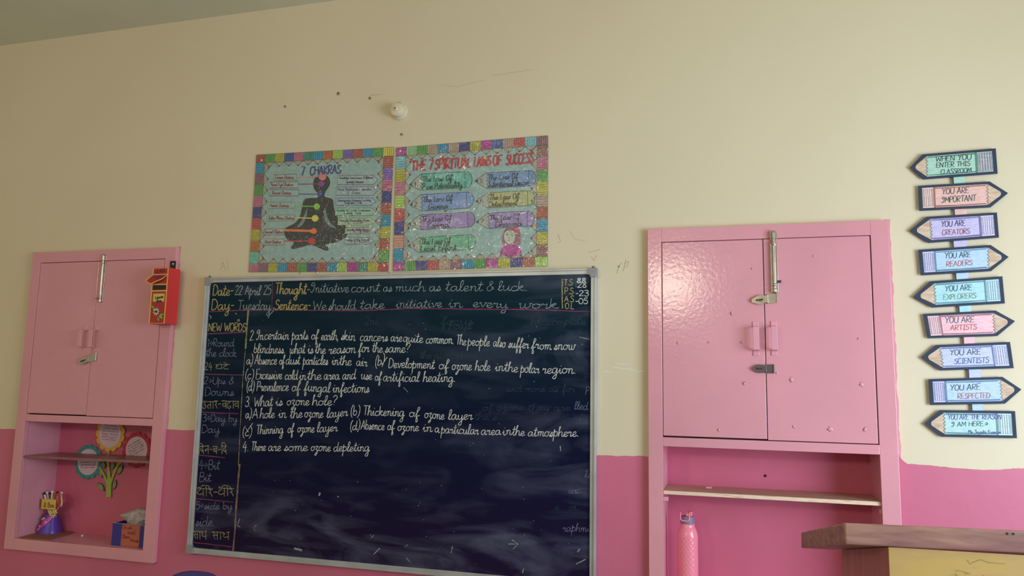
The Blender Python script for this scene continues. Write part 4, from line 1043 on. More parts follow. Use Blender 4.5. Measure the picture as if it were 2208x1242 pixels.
for n_, tip_, x0, x1, yt, yb_, col, t1, t2, x2 in ((1, (165, 460), 262, 692, 362, 498, (90, 176, 160), 'The Law Of', 'Pure Potentiality', 610), (2, (168, 628), 265, 705, 534, 670, (120, 152, 200), 'The Law Of', 'Giving', 490),
        (3, (155, 790), 255, 715, 704, 828, (150, 130, 184), 'The Law Of', 'Karma', 500), (4, (150, 970), 250, 720, 893, 1018, (104, 176, 146), 'The Law Of', 'Least Effort', 560),
        (5, (715, 430), 812, 1225, 352, 482, (104, 144, 186), 'The Law Of', 'Intentional Desire', 1165), (6, (718, 597), 822, 1215, 520, 645, (176, 180, 130), 'The Law Of', 'Detachment', 1070), (7, (722, 770), 825, 1213, 690, 818, (150, 134, 184), 'The Law Of', 'Dharma', 1110)):
    tl = -0.055
    def T(x, y): return (x, y + (x - x0) * tl + 8)
    fl = Flat(); ym = (yt + yb_) / 2; R = (yb_ - yt) / 2
    arc = [T(x1 - R * .8 + R * .8 * math.sin(a), ym - R * math.cos(a)) for a in (math.pi * k / 12 for k in range(13))]
    bodyp = [T(x0, yt)] + arc + [T(x0, yb_)]
    zig = [T(x0 + (14 if i % 2 else -4), yb_ - (yb_ - yt) * i / 8) for i in range(1, 8)]
    fl.poly([Q2 for Q2 in [at(*ZF(*p), PY) for p in bodyp + zig]], film(col), .0016)
    fl.poly([at(*ZF(*p), PY) for p in [T(x0 + 4, yt), T(x0 + 4, yb_), tip_]], film((168, 176, 160)), .0013)
    fl.poly([at(*ZF(*p), PY) for p in [(tip_[0], tip_[1]), (tip_[0] + 26, tip_[1] - 20), (tip_[0] + 26, tip_[1] + 16)]], film((70, 78, 84)), .0018)
    oc = film(tuple(int(c * .45) for c in col))
    fl.ribbon([at(*ZF(*p), PY) for p in bodyp + zig], .0024, oc, .0022, closed=True)
    fl.ribbon([at(*ZF(*p), PY) for p in [T(x0, yt), tip_, T(x0, yb_)]], .0020, oc, .0022)
    fl.ribbon([at(*ZF(*p), PY) for p in [T(x1 - 60, yt), T(x1 - 58, yb_)]], .0022, oc, .0022)
    dk = film(tuple(int(c * .36) for c in (col if n_ != 6 else (230, 200, 100))))
    write(fl, t1, ZF(*T(x0 + 12, ym - 2)), ZF(*T(x0 + 262, ym - 2)), 11.5, dk, PY, 1.7, .12, 4, .0028)
    write(fl, t2, ZF(*T(x0 + (12 if len(t2) > 9 else 60), yb_ - 8)), ZF(*T(x2, yb_ - 8)), 12, dk, PY, 1.7, .12, 4, .0028)
    write(fl, str(n_) + '.', ZF(tip_[0] + 38, tip_[1] + 14), ZF(tip_[0] + 78, tip_[1] + 12), 9, film((50, 60, 64)), PY, 1.3, .05, 3, .0028)
    fl.build('crayon_note', P2)
fl = Flat(); q = lambda pts, s=3: [at(*ZF(*p), PY) for p in smooth_closed(pts, s)]
fl.poly(q([(950, 960), (943, 900), (955, 850), (1000, 812), (1055, 810), (1090, 850), (1098, 910), (1090, 965), (1050, 955), (1000, 960)]), film((150, 100, 110)), .0016)
fl.poly(q([(935, 1000), (960, 968), (1000, 962), (1060, 965), (1100, 1000), (1105, 1050), (1080, 1040), (1040, 1062), (975, 1060), (950, 1040), (922, 1050)]), film((176, 44, 140)), .0018)
fl.poly(q([(1000, 955), (965, 925), (960, 880), (975, 850), (1010, 838), (1045, 855), (1050, 900), (1035, 940)]), film((190, 196, 178)), .0020)
for pts, w in (([(978, 880), (984, 872), (992, 878), (984, 884)], .003), ([(1018, 884), (1024, 876), (1032, 884), (1024, 890)], .003), ([(975, 862), (990, 858)], .0015), ([(1014, 862), (1032, 864)], .0015), ([(1000, 890), (996, 908), (1002, 910)], .0012), ([(990, 924), (1000, 928), (1012, 922)], .0016),
               ([(965, 850), (990, 835), (1010, 850), (1030, 832), (1050, 855)], .002), ([(918, 1062), (930, 1040), (940, 1066)], .0016), ([(1090, 1062), (1104, 1040), (1108, 1068)], .0016)):
    fl.ribbon([at(*ZF(*p), PY) for p in pts], w, film((70, 60, 70)), .0026)
fl.poly(q([(1018, 818), (1060, 812), (1092, 850), (1070, 862), (1045, 838)]), film((190, 80, 110)), .0022)
fl.build('girl_drawing', P2, 'small drawing of a girl in a magenta top')
for root, pts in ((P1, ((640, 1198), (172, 255), (1198, 1135))), (P2, ((545, 1165), (90, 178), (1290, 1128)))):
    for x, y in pts:
        zf = zz(520, 280, 3.882) if root is P1 else ZF
        p = at(*zf(x, y), PY); bm = bmesh.new(); add_lathe(bm, (p.x, PY - .001, p.z), [(.0045, 0), (.004, -.002), (.0015, -.003)], 10, 'y')
        finish('pin', bm, mat('white_pin', (230, 228, 220), rough=.3), root)

# ================================================================== PENCIL SIGNS
Z3 = zz(1900, 300, 3.653); Z4 = zz(1900, 620, 3.653)
SY = WY - 0.013
CARD = mat('black_card', (46, 58, 78), rough=0.75, vary=0.08, vscale=20)
WOODC = mat('coloured_wood_grain', (196, 168, 140), rough=0.6, color2=(224, 200, 172), vscale=30, stretch=(1, 1, 4))
# (direction, tip, UL, UR, LR, LL) in photo pixels
SG = [
    ('L', Z3(225, 225), Z3(325, 120), Z3(903, 72), Z3(918, 272), Z3(330, 318), (120, 190, 156), (128, 132, 144), 'green pencil sign reading WHEN YOU ENTER THIS CLASSROOM, top of the column'),
    ('R', Z3(1000, 425), Z3(290, 368), Z3(855, 333), Z3(860, 538), Z3(300, 565), (222, 150, 130), (226, 180, 168), 'peach pencil sign reading YOU ARE IMPORTANT'),
    ('L', Z3(222, 722), Z3(355, 612), Z3(912, 577), Z3(928, 775), Z3(370, 818), (170, 156, 222), (196, 184, 230), 'purple pencil sign reading YOU ARE CREATORS'),
    ('R', Z3(1005, 928), Z3(292, 872), Z3(862, 833), Z3(865, 1040), Z3(312, 1073), (140, 190, 232), (184, 180, 232), 'light blue pencil sign reading YOU ARE READERS'),
    ('L', Z4(250, 75), Z3(385, 1120), Z3(955, 1080), Z4(975, 125), Z4(400, 158), (124, 204, 216), (150, 206, 222), 'turquoise pencil sign reading YOU ARE EXPLORERS'),
    ('R', Z4(1055, 265), Z4(330, 208), Z4(900, 180), Z4(915, 382), Z4(365, 400), (236, 156, 170), (236, 180, 190), 'pink pencil sign reading YOU ARE ARTISTS'),
    ('L', Z4(315, 550), Z4(430, 453), Z4(1015, 428), Z4(1045, 635), Z4(460, 653), (160, 176, 236), (176, 182, 240), 'periwinkle blue pencil sign reading YOU ARE SCIENTISTS'),
    ('R', Z4(1105, 803), Z4(372, 722), Z4(955, 703), Z4(975, 915), Z4(385, 925), (140, 186, 236), (178, 176, 236), 'sky blue pencil sign reading YOU ARE RESPECTED'),
    ('L', Z4(338, 1072), Z4(462, 965), Z4(1055, 973), Z4(1070, 1187), Z4(470, 1175), (140, 202, 200), (166, 206, 216), 'mint pencil sign reading YOU ARE THE REASON I AM HERE, bottom of the column'),
]
TX = [
    [('WHEN YOU', Z3(428, 178), Z3(712, 160), 11.5, (40, 50, 60)), ('ENTER THIS', Z3(432, 226), Z3(702, 209), 10.5, (40, 60, 60)), ('CLASSROOM', Z3(468, 278), Z3(712, 262), 10.5, (40, 80, 90))],
    [('YOU ARE', Z3(478, 434), Z3(692, 424), 12, (60, 56, 60)), ('ıMPORTANT', Z3(475, 502), Z3(748, 486), 12.5, (36, 74, 70))],
    [('YOU ARE', Z3(472, 692), Z3(665, 682), 12.5, (50, 56, 100)), ('CREATORS', Z3(478, 757), Z3(700, 743), 11, (150, 84, 84))],
    [('YOU ARE', Z3(500, 940), Z3(706, 930), 12, (40, 66, 86)), ('READERS', Z3(512, 1005), Z3(720, 991), 11, (180, 90, 84))],
    [('YOU ARE', Z3(502, 1200), Z3(716, 1188), 12, (40, 70, 100)), ('EXPLORERS', Z4(488, 97), Z4(750, 82), 11, (120, 150, 120))],
    [('YOU ARE', Z4(502, 280), Z4(734, 272), 12.5, (40, 76, 86)), ('ARTISTS', Z4(545, 338), Z4(754, 329), 11, (196, 80, 76))],
    [('YOU ARE', Z4(540, 534), Z4(785, 527), 12.5, (44, 60, 84)), ('SCIENTISTS', Z4(575, 602), Z4(850, 590), 11.5, (70, 90, 150))],
    [('YOU ARE', Z4(542, 812), Z4(782, 804), 12.5, (40, 60, 90)), ('RESPECTED', Z4(600, 877), Z4(860, 870), 11.5, (190, 90, 90))],
    [('YOU ARE THE REASON', Z4(525, 1040), Z4(947, 1038), 11, (100, 90, 170)), ('ı AM HERE:»', Z4(552, 1095), Z4(845, 1090), 10, (40, 110, 110)), ('Ms. Sujata Kumari', Z4(685, 1146), Z4(942, 1150), 7, (50, 76, 150))],
]
CN = [None, (Z3(560, 300), Z3(662, 350)), (Z3(568, 540), Z3(678, 600)), (Z3(560, 795), Z3(678, 850)), (Z3(580, 1045), Z3(690, 1105)), (Z4(605, 140), Z4(712, 195)), (Z4(640, 385), Z4(742, 440)), (Z4(680, 640), Z4(788, 712)), (Z4(705, 910), Z4(805, 970))]
random.seed(5); prevc = None
for (dr, tip_, UL, UR, LR, LL, col, ec, lab), texts, cn in zip(SG, TX, CN):
    A, B, C, D, T = [at(*p, SY) for p in (UL, UR, LR, LL, tip_)]
    root = empty('pencil_sign', ((C.x + D.x) / 2, WY, min(C.z, D.z)), lab, 'sign', 'pencil-shaped wall signs')
    out = [A, B, C, D] if False else None
    if dr == 'L': outl = [T, A, B, C, D]
    else: outl = [A, B, T, C, D]
    bm = bmesh.new(); add_prism_xz(bm, [(p.x, p.z) for p in outl], SY, SY + 0.0015)
    for v in bm.verts:   # loose ends lift slightly off the wall
        e = abs(v.co.x - (A.x + B.x) / 2) / 0.16
        pass
    finish('backing_card', bm, CARD, root)
    def P(u, v, lift=0.0):
        p = (A * (1 - u) + B * u) * (1 - v) + (D * (1 - u) + C * u) * v
        e = abs(p.x - (A.x + B.x) / 2) / 0.16
        return Vector((p.x, SY - lift * 0, p.z))
    m0, m1 = 0.10, 0.90
    if dr == 'L': ub, ue = 0.055, 0.945; e0, e1 = 0.74 if lab.startswith('green') else 0.765, ue; tipu = ub
    else: ub, ue = 0.055, 0.965; e0, e1 = ub, 0.215; tipu = ue
    bt = P(tipu, .5); tip_in = bt + (Vector((T.x, SY, T.z)) - bt) * 0.62
    if dr == 'L': bodyq = (ub, e0)
    else: bodyq = (e1, ue)
    N = 12
    def edge(sgn):   # zigzag edge between paint and wood
        return [P(tipu + (0.014 if i % 2 else -0.014) * sgn, m0 + (m1 - m0) * i / N) for i in range(N + 1)]
    zg = edge(1)
    fl = Flat()
    tri = [P(tipu - (.0 if dr == 'L' else -.0), m0), P(tipu, m1)]
    tv = Vector((tip_in.x, tip_in.y, tip_in.z)); up = (P(tipu, m0) - P(tipu, m1))
    fl.poly([P(tipu + (.02 if dr == 'L' else -.02), m0), P(tipu + (.02 if dr == 'L' else -.02), m1), P(tipu, m1), tv - up * .10, tv - up * .03 + (tv - bt) * .05, tv + up * .03 + (tv - bt) * .05, tv + up * .10, P(tipu, m0)], WOODC, .0012)
    fl.build('wood_tip', root)
    fl = Flat(); cm = crayon(col)
    if dr == 'L': pts = zg + [P(e0, m1), P(e0, m0)]
    else: pts = [P(e1, m0)] + [p for p in zg] + [P(e1, m1)]
    fl.poly(pts, cm, .0016)
    dk = ink(tuple(int(c * .72) for c in col)); drk = ink(tuple(int(c * .5) for c in col))
    fl.ribbon(zg, .0020, drk, .0022)
    a, b = (ub + .02, e0) if dr == 'L' else (e1, ue - .02)
    for v in (m0 + .04, m1 - .05): fl.ribbon([P(a, v), P((a + b) / 2, v + .01), P(b, v)], .0048, dk, .0020, .3)
    for u in ((e0 - .012,) if dr == 'L' else (e1 + .012,)): fl.ribbon([P(u, m0), P(u, m1)], .006, dk, .0021, .2)
    fl.build('pencil_body', root)
    fl = Flat(); fl.poly([P(e0, m0), P(e1, m0), P(e1, m1), P(e0, m1)], crayon(ec), .0016)
    for k in range(1, 6): u = e0 + (e1 - e0) * k / 6; fl.ribbon([P(u, m0 + .05), P(u + random.uniform(-.003, .003), m1 - .05)], .0014, ink(tuple(int(c * .55) for c in ec)), .0021)
    fl.ribbon([P(e0 + .012, m0 + .06), P(e1 - .01, m0 + .06), P(e1 - .01, m1 - .06), P(e0 + .012, m1 - .06)], .0016, dk, .0022, closed=True)
    fl.build('eraser_end', root)
    fl = Flat()
    for t, p0, p1, h, c in texts: write(fl, t, p0, p1, h, ink(c), SY, 1.2 if h > 8 else .9, .06, 4, .0026, .05, wob=.15)
    fl.build('lettering', root)
    if cn:
        a = at(cn[0][0], cn[0][1] - 2, SY + .003); b = at(cn[1][0], cn[1][1] + 3, SY + .003)
        bm = bmesh.new(); add_prism_xz(bm, [(a.x, a.z), (b.x, a.z), (b.x, b.z), (a.x, b.z)], SY + .003, SY + .0042)
        finish('connecting_tab', bm, crayon(prevc), root)
        fl = Flat(); dd = lambda x, z: Vector((x, SY + .003, z))
        fl.ribbon([dd(a.x + .002, a.z), dd(a.x + .002, b.z)], .004, CARD, .0004); fl.build('tab_edge', root)
    prevc = col

# ================================================================== CEILING ROSE ON THE WALL
p = at(863, 242, WY)
PLAS = mat('cream_plastic', (226, 216, 186), rough=0.35)
rose = empty('lamp_holder', (p.x, WY, p.z), 'round cream plastic lamp holder fixed on the bare wall above the posters', 'lamp holder')
bm = bmesh.new(); add_lathe(bm, (p.x, WY, p.z), [(.038, 0), (.038, -.010), (.034, -.013), (.030, -.013)], 36, 'y'); finish('back_plate', bm, PLAS, rose, bevel=.001)
bm = bmesh.new(); add_lathe(bm, (p.x - .001, WY - .012, p.z), [(.031, 0), (.031, -.016), (.0295, -.017), (.0295, -.019), (.031, -.020), (.029, -.030), (.020, -.033), (.010, -.034), (.009, -.039), (.005, -.041)], 36, 'y'); finish('cap', bm, PLAS, rose)
bm = bmesh.new(); add_lathe(bm, (p.x - .001, WY - .0532, p.z), [(.0036, 0), (.003, -.001)], 12, 'y'); finish('cord_hole', bm, HOLE, rose)
bm = bmesh.new(); add_prism_xz(bm, [(p.x + .000, p.z + .030), (p.x + .014, p.z + .044), (p.x + .032, p.z + .024), (p.x + .020, p.z + .014)], WY - .014, WY); finish('cable_entry', bm, PLAS, rose, bevel=.001)

# ================================================================== LEAVE BOX (red)
ft_ = -0.080
X0 = at(364.5, 576, ft_).x; Xa = at(329.7, 578, ft_).x; ztop = at(347, 577, ft_).z; zbot = at(341, 698.5, ft_).z
RB = mat('red_card', (222, 54, 56), rough=.45, vary=.05, vscale=9); RBD = mat('red_front_card', (178, 48, 44), rough=.5, vary=.08, vscale=9)
YEL = mat('yellow_paper_trim', (236, 190, 96), rough=.5); BLK = mat('black_paper', (34, 30, 34), rough=.6)
rb = empty('leave_box', ((Xa + X0) / 2, 0, zbot), 'tall red card box with yellow trim hung on the left cupboard edge', 'letter box')
box('box_body', Xa, X0, ft_, -0.0005, zbot, ztop, RB, rb, bevel=.001)
W_ = X0 - Xa; Hh = ztop - zbot


def fb(u, v): return Vector((Xa + W_ * u, ft_, zbot + Hh * v))


fl = Flat()
fl.poly([fb(.03, .01), fb(.97, .01), fb(.97, .99), fb(.03, .99)], RBD, .0006)
fl.build('front_panel', rb)
fl = Flat()
for pts in ([(.04, .012), (.96, .012), (.96, .988), (.04, .988)],): fl.ribbon([fb(*p) for p in pts], .0062, YEL, .0012, closed=True)
for v in (.875, .70, .585): fl.ribbon([fb(.04, v), fb(.96, v)], .0052, YEL, .0014)
fl.build('trim', rb, 'yellow paper edging')
fl = Flat(); fl.poly([fb(.09, .605), fb(.93, .605), fb(.93, .685), fb(.09, .685)], BLK, .001); fl.build('slot', rb, 'dark posting slot')
fl = Flat(); fl.poly([fb(.16, .395), fb(.86, .395), fb(.86, .535), fb(.16, .535)], mat('yellow_label', (214, 196, 96), rough=.6), .001)
write(fl, 'Leave', (335, 645), (352, 642), 6.5, BLK, ft_, 1.5, .08, 3, .0018); write(fl, 'Box', (338, 652.5), (349, 650.5), 5.5, BLK, ft_, 1.5, .08, 3, .0018)
fl.build('label_patch', rb, 'yellow label reading Leave Box')
fl = Flat(); write(fl, 'CLASS', (336, 589), (356, 586), 6, ink((110, 30, 50)), ft_, 1.4, .05, 3, .002); fl.build('lettering', rb)
# flap standing out
bm = bmesh.new()
fo = [Vector((Xa + W_ * .05, ft_ - .001, zbot + Hh * .873)), Vector((Xa + W_ * .97, ft_ - .001, zbot + Hh * .873)), Vector((Xa + W_ * .74, ft_ - .010, zbot + Hh * .795)), Vector((Xa + W_ * .10, ft_ - .020, zbot + Hh * .700)), Vector((Xa - W_ * .20, ft_ - .018, zbot + Hh * .765))]
add_hexa(bm, fo, [v + Vector((0, .002, .0)) for v in fo]); finish('flap', bm, RBD, rb)
bm = bmesh.new(); add_tube(bm, fo + [fo[0]], .0026, 6); finish('flap_trim', bm, YEL, rb)
fl = Flat(); write(fl, 'BOX', (334, 602), (348, 598), 6, ink((110, 30, 90)), ft_ - .020, 1.3, .05, 3, .0005); fl.build('lettering', rb)
# flower and leaves stuck on the lower front
bm = bmesh.new()
fc = fb(.47, .215)
for k in range(9):
    a = 2 * math.pi * k / 9
    add_prism_xz(bm, [(fc.x + r * math.cos(a + d), fc.z + r * math.sin(a + d)) for r, d in ((.004, 0), (.012, -.22), (.019, 0), (.012, .22))], ft_ - .006, ft_ - .004)
finish('flower', bm, mat('cream_petals', (236, 226, 190), rough=.5), rb)
bm = bmesh.new(); add_lathe(bm, (fc.x, ft_ - .006, fc.z), [(.0055, 0), (.004, -.003)], 12, 'y'); finish('flower_centre', bm, BLK, rb)
for cx_, cz_, ang, l in ((.22, .30, 2.6, .020), (.30, .26, 2.0, .020), (.75, .12, -.5, .026), (.80, .16, .2, .022), (.62, .08, -1.2, .018)):
    c0 = fb(cx_, cz_); bm = bmesh.new(); ca, sa = math.cos(ang), math.sin(ang)
    pts = [(-l * .5, 0), (-l * .1, l * .26), (l * .6, 0), (-l * .1, -l * .26)]
    add_prism_xz(bm, [(c0.x + a * ca - b * sa, c0.z + a * sa + b * ca) for a, b in pts], ft_ - .004, ft_ - .002)
    finish('leaf', bm, mat('lime_leaf_paper', (128, 190, 74), rough=.5), rb)
tb = at(374, 569, -0.002); bm = bmesh.new(); add_box(bm, tb.x - .018, tb.x + .013, -0.004, -0.0008, ztop - .004, tb.z + .014); finish('hanging_tab', bm, BLK, rb)
bm = bmesh.new(); add_lathe(bm, (tb.x, -.004, tb.z - .001), [(.0045, 0), (.003, -.003)], 12, 'y'); finish('pin', bm, mat('white_pin', (230, 228, 220), rough=.3), rb)

# ================================================================== LEFT NICHE: FLOWER CRAFT
FY = ND - 0.004
fcr = empty('flower_craft', (at(235, 1071, FY).x, ND, at(235, 1071, FY).z), 'paper craft of three text flowers on green stems, at the back of the left niche', 'paper flowers')
Z9 = zz(150, 900, 6.9)
GRN = mat('green_paper', (166, 190, 84), rough=.6); GRND = mat('dark_green_outline', (64, 92, 56), rough=.6); GLF = mat('leaf_green_paper', (140, 184, 110), rough=.6)


def petal_flower(cx, cy, ry, ri, npet, m, seedk, txt, ang):
    c = at(*Z9(cx, cy), FY); R = (c - at(*Z9(cx, cy - ry), FY)).length; Ri = R * ri
    pts = []
    for k in range(npet * 8):
        a = 2 * math.pi * k / (npet * 8); s = abs(math.sin(a * npet / 2)) ** .5
        r = R * (0.86 + 0.14 * s); pts.append((c.x + r * math.cos(a), c.z + r * math.sin(a)))
    bm = bmesh.new(); add_prism_xz(bm, pts, FY - .003, FY); finish('petals', bm, m, fcr)
    bm = bmesh.new(); add_prism_xz(bm, [(c.x + Ri * math.cos(a), c.z + Ri * math.sin(a)) for a in (2 * math.pi * k / 30 for k in range(30))], FY - .005, FY - .0032)
    finish('flower_centre', bm, mat('pale_paper', (226, 200, 214), rough=.6), fcr)
    fl = Flat(); ca, sa = math.cos(ang), math.sin(ang)
    for i, t in enumerate(txt):
        yy = Ri * (.55 - i * .20); hw = math.sqrt(max(0.05, 1 - (yy / Ri) ** 2)) * Ri * .72
        tot = sum(glyph(ch, 2)[0] for ch in t); x = -hw
        for ch in t:
            adv, sts = glyph(ch, 2)
            for st in sts:
                fl.ribbon([Vector((c.x + (x + a * 2 * hw / tot) * ca - (yy + b * Ri * .011) * sa, FY - .005, c.z + (x + a * 2 * hw / tot) * sa + (yy + b * Ri * .011) * ca)) for a, b in st], .0013, ink((120, 80, 130)), .0006)
            x += adv * 2 * hw / tot
    fl.build('lettering', fcr)


petal_flower(285, 662, 262, .74, 14, mat('teal_paper', (66, 150, 150), rough=.6), 1, ['pencils', 'papers and', 'colours', 'to draw my', 'dreams', 'here'], .06)
petal_flower(612, 245, 268, .76, 13, mat('yellow_paper', (236, 184, 72), rough=.6), 2, ['Education', 'is the most', 'powerful', 'key that', 'opens your', 'world'], -.04)
petal_flower(1006, 482, 268, .74, 14, mat('crimson_paper', (190, 50, 84), rough=.6), 3, ['knowledge', 'increases', 'by sharing', 'with all', 'friends'], .5)


def stem(pts, w, name='stem', dy=0.0):
    bm = bmesh.new(); q = [at(*Z9(a, b), FY) for a, b in pts]
    L_, R_ = [], []
    for i, p in enumerate(q):
        d = (q[min(i + 1, len(q) - 1)] - q[max(i - 1, 0)]).normalized(); n = Vector((-d.z, 0, d.x)); ww = w[i] if isinstance(w, (list, tuple)) else w
        L_.append(p + n * ww / 2); R_.append(p - n * ww / 2)
    add_prism_xz(bm, [(p.x, p.z) for p in L_ + R_[::-1]], FY - .0035 - dy, FY - .001)
    finish(name, bm, GRN, fcr)


stem([(590, 1188), (592, 1080), (598, 980), (590, 800), (578, 640), (592, 510)], [.030, .028, .026, .013, .011, .011], dy=.0012)
stem([(585, 1050), (572, 1000), (540, 900), (500, 820), (450, 740)], .011, dy=.0006)
stem([(597, 1050), (612, 1000), (640, 900), (680, 800), (730, 700), (790, 640)], .012)


def leafp(cx, cy, l, w, deg):
    c = at(*Z9(cx, cy), FY); s = .0024; a = math.radians(deg); bm = bmesh.new(); ca, sa = math.cos(a), math.sin(a)
    sh = [(-1, 0), (-.6, .62), (0, .9), (.5, .6), (1, 0), (.5, -.6), (0, -.9), (-.6, -.62)]
    T = lambda k: [(c.x + (x * l * k) * s * ca - (y * w * k) * s * sa, c.z + (x * l * k) * s * sa + (y * w * k) * s * ca) for x, y in sh]
    add_prism_xz(bm, T(1), FY - .003, FY - .0005); o = finish('leaf', bm, GRND, fcr)
    bm = bmesh.new(); add_prism_xz(bm, T(.84), FY - .0042, FY - .0031); finish('leaf_face', bm, GLF, o)
    fl = Flat(); fl.ribbon([Vector((c.x - l * .7 * s * ca, FY - .0043, c.z - l * .7 * s * sa)), Vector((c.x + l * .7 * s * ca, FY - .0043, c.z + l * .7 * s * sa))], .002, GRND, .0004); fl.build('vein', o)


leafp(476, 1035, 12.5, 6, -42); leafp(678, 1000, 11, 4.6, 78); leafp(468, 835, 10, 5, -60); leafp(758, 778, 12.5, 5.5, 62); leafp(512, 705, 9.5, 5, -65); leafp(648, 715, 9.5, 5, 75)

# ---- thin brown board on the niche floor
NZ = NB
bq = [atz(36, 1160, NZ + .006), atz(58, 1163.5, NZ + .006), atz(106, 1163.5, NZ + .006), atz(159, 1147, NZ + .006), atz(150, 1144.5, NZ + .006), atz(78, 1143, NZ + .006)]
bq = [Vector((max(lx0 + .003, v.x), min(ND - .004, max(0.003, v.y)), NZ + .006)) for v in bq]
bm = bmesh.new(); add_hexa(bm, bq, [v - Vector((0, 0, .0055)) for v in bq])
tag(finish('hardboard_sheet', bm, mat('brown_hardboard', (150, 102, 78), rough=.6, vary=.12, vscale=12)), 'thin brown hardboard sheet lying under the purple pen stand', 'board')

# ---- pen stand
pc = atz(114, 1146, NZ + .006); pc.y = min(pc.y, ND - .06); yv = pc.y
sc = (at(132, 1140, yv) - at(96, 1140, yv)).length / 2
top_z = at(114, 1108, yv).z
ps = empty('pen_stand', (pc.x, yv, NZ + .006), 'purple cone pen stand with yellow flower and a small Box sign, in the left niche', 'pen stand')
PUR = mat('purple_paper', (96, 64, 178), rough=.35, vary=.1, vscale=20); MAG = mat('magenta_glitter', (196, 30, 150), rough=.3, color2=(236, 120, 190), vscale=60)
bm = bmesh.new(); hc = top_z - NZ - .006
add_lathe(bm, (pc.x, yv, NZ + .006), [(sc, 0), (sc * .97, hc * .1), (sc * .52, hc)], 28); finish('cone', bm, PUR, ps, smooth=False)
bm = bmesh.new()
for k in range(26):
    t = k / 25; h = hc * (.08 + .80 * t); a = math.radians(-150 + 100 * t); r = sc * (.99 - .47 * h / hc) + .0005
    for d in (-.75, -.5, -.25, .0, .25, .5):
        v = Vector((pc.x + r * math.cos(a + d), yv + r * math.sin(a + d), NZ + .006 + h + d * .02)); bmesh.ops.create_icosphere(bm, subdivisions=1, radius=.0055, matrix=Matrix.Translation(v))
finish('glitter_band', bm, MAG, ps)
bm = bmesh.new()
for (dx, h) in ((-.5, .22), (.3, .62), (-.85, .70), (-.25, .80), (-.45, .38)):
    r = sc * (.99 - .47 * h) + .004; x = dx * r
    bmesh.ops.create_icosphere(bm, subdivisions=2, radius=.0055, matrix=Matrix.Translation(Vector((pc.x + x, yv - math.sqrt(max(0, r * r - x * x)), NZ + .006 + hc * h))))
finish('bead', bm, mat('pink_bead', (250, 190, 220), rough=.15), ps)
PYEL = mat('yellow_foam', (232, 222, 96), rough=.5)
fc = at(114.5, 1108, yv - sc * .75)
bm = bmesh.new()
for k in range(9):
    a = 2 * math.pi * k / 9 + .2
    add_prism_xz(bm, [(fc.x + r * math.cos(a + d), fc.z + r * .8 * math.sin(a + d)) for r, d in ((.004, 0), (.017, -.20), (.028, 0), (.017, .20))], fc.y - .002, fc.y)
finish('flower', bm, PYEL, ps)
a0 = at(92, 1075, yv - .03); a1 = at(119.5, 1099, yv - .03)
bm = bmesh.new(); add_box(bm, a0.x, a1.x, yv - .034, yv - .030, a1.z, a0.z); finish('sign_plate', bm, mat('yellow_sign_card', (220, 196, 84), rough=.5), ps)
fl = Flat(); write(fl, '& Box', (94, 1094), (117, 1094), 10, ink((150, 84, 60)), yv - .034, 1.8, .05, 3, .001); fl.build('lettering', ps)
stv = fc; bm = bmesh.new(); add_tube(bm, [(fc.x, yv - .02, fc.z), (fc.x - .002, yv - .028, a1.z)], .004, 8); finish('sign_stem', bm, PYEL, ps)
for i, (px, pt, col) in enumerate(((100, 1064, (230, 220, 230)), (104, 1062, (200, 190, 200)), (108, 1064, (120, 90, 120)), (117, 1060, (226, 220, 120)), (126, 1062, (236, 190, 190)), (133, 1063, (210, 200, 210)))):
    t = at(px, pt, yv); b = at(113, 1112, yv); k = 0.02 * (1 if px > 118 else 0)
    bm = bmesh.new(); md = (t + b) / 2 + Vector((k, 0, 0)); y = yv - .012 + .006 * (i % 3)
    add_tube(bm, [(b.x, y, b.z), (md.x, y, md.z), (t.x, y, t.z)], .0042, 8); finish('pen', bm, mat('pen_%d' % i, col, rough=.35), ps)
    bm = bmesh.new(); bmesh.ops.create_icosphere(bm, subdivisions=2, radius=.0068, matrix=Matrix.Translation(Vector((t.x, y, t.z)))); finish('pen_top', bm, mat('white_bead', (240, 232, 236), rough=.2) if i % 2 else BLK, ps)
for i, (pts, col, w) in enumerate((([(120, 1072), (127, 1066), (128, 1085), (118, 1100), (113, 1105)], (200, 60, 70), .016), ([(129, 1068), (133, 1080), (131, 1093), (121, 1102)], (232, 220, 170), .007), ([(134, 1066), (141, 1078), (140, 1090)], (190, 70, 90), .005))):
    bm = bmesh.new(); q = [at(a, b, yv - .022) for a, b in smooth_closed(pts, 4)[:len(pts) * 4 - 7]]
    for j in range(len(q) - 1):
        d = (q[j + 1] - q[j]).normalized(); n = Vector((-d.z, 0, d.x)) * w / 2
    L_, R_ = [], []
    for j, pnt in enumerate(q):
        d = (q[min(j + 1, len(q) - 1)] - q[max(j - 1, 0)]).normalized(); n = Vector((-d.z, 0, d.x)) * w / 2 * math.sin(math.pi * (j + .8) / (len(q) + .6))
        L_.append(pnt + n); R_.append(pnt - n)
    for j in range(len(q) - 1):
        add_hexa(bm, [L_[j], L_[j + 1], R_[j + 1], R_[j]], [v + Vector((0, .002 + i * .001, 0)) for v in (L_[j], L_[j + 1], R_[j + 1], R_[j])])
    finish('ribbon', bm, mat('ribbon_%d' % i, col, rough=.35), ps)

# ---- chalk pellet
p = atz(177.5, 1156, NZ + .004); bm = bmesh.new(); bmesh.ops.create_icosphere(bm, subdivisions=2, radius=.0055)
for v in bm.verts: v.co = Vector((p.x + v.co.x * 1.2, p.y + v.co.y, NZ + .0056 + v.co.z))
tag(finish('chalk_pellet', bm, mat('white_chalk_lump', (240, 232, 230), rough=.9)), 'small white chalk pellet on the floor of the left niche', 'chalk')

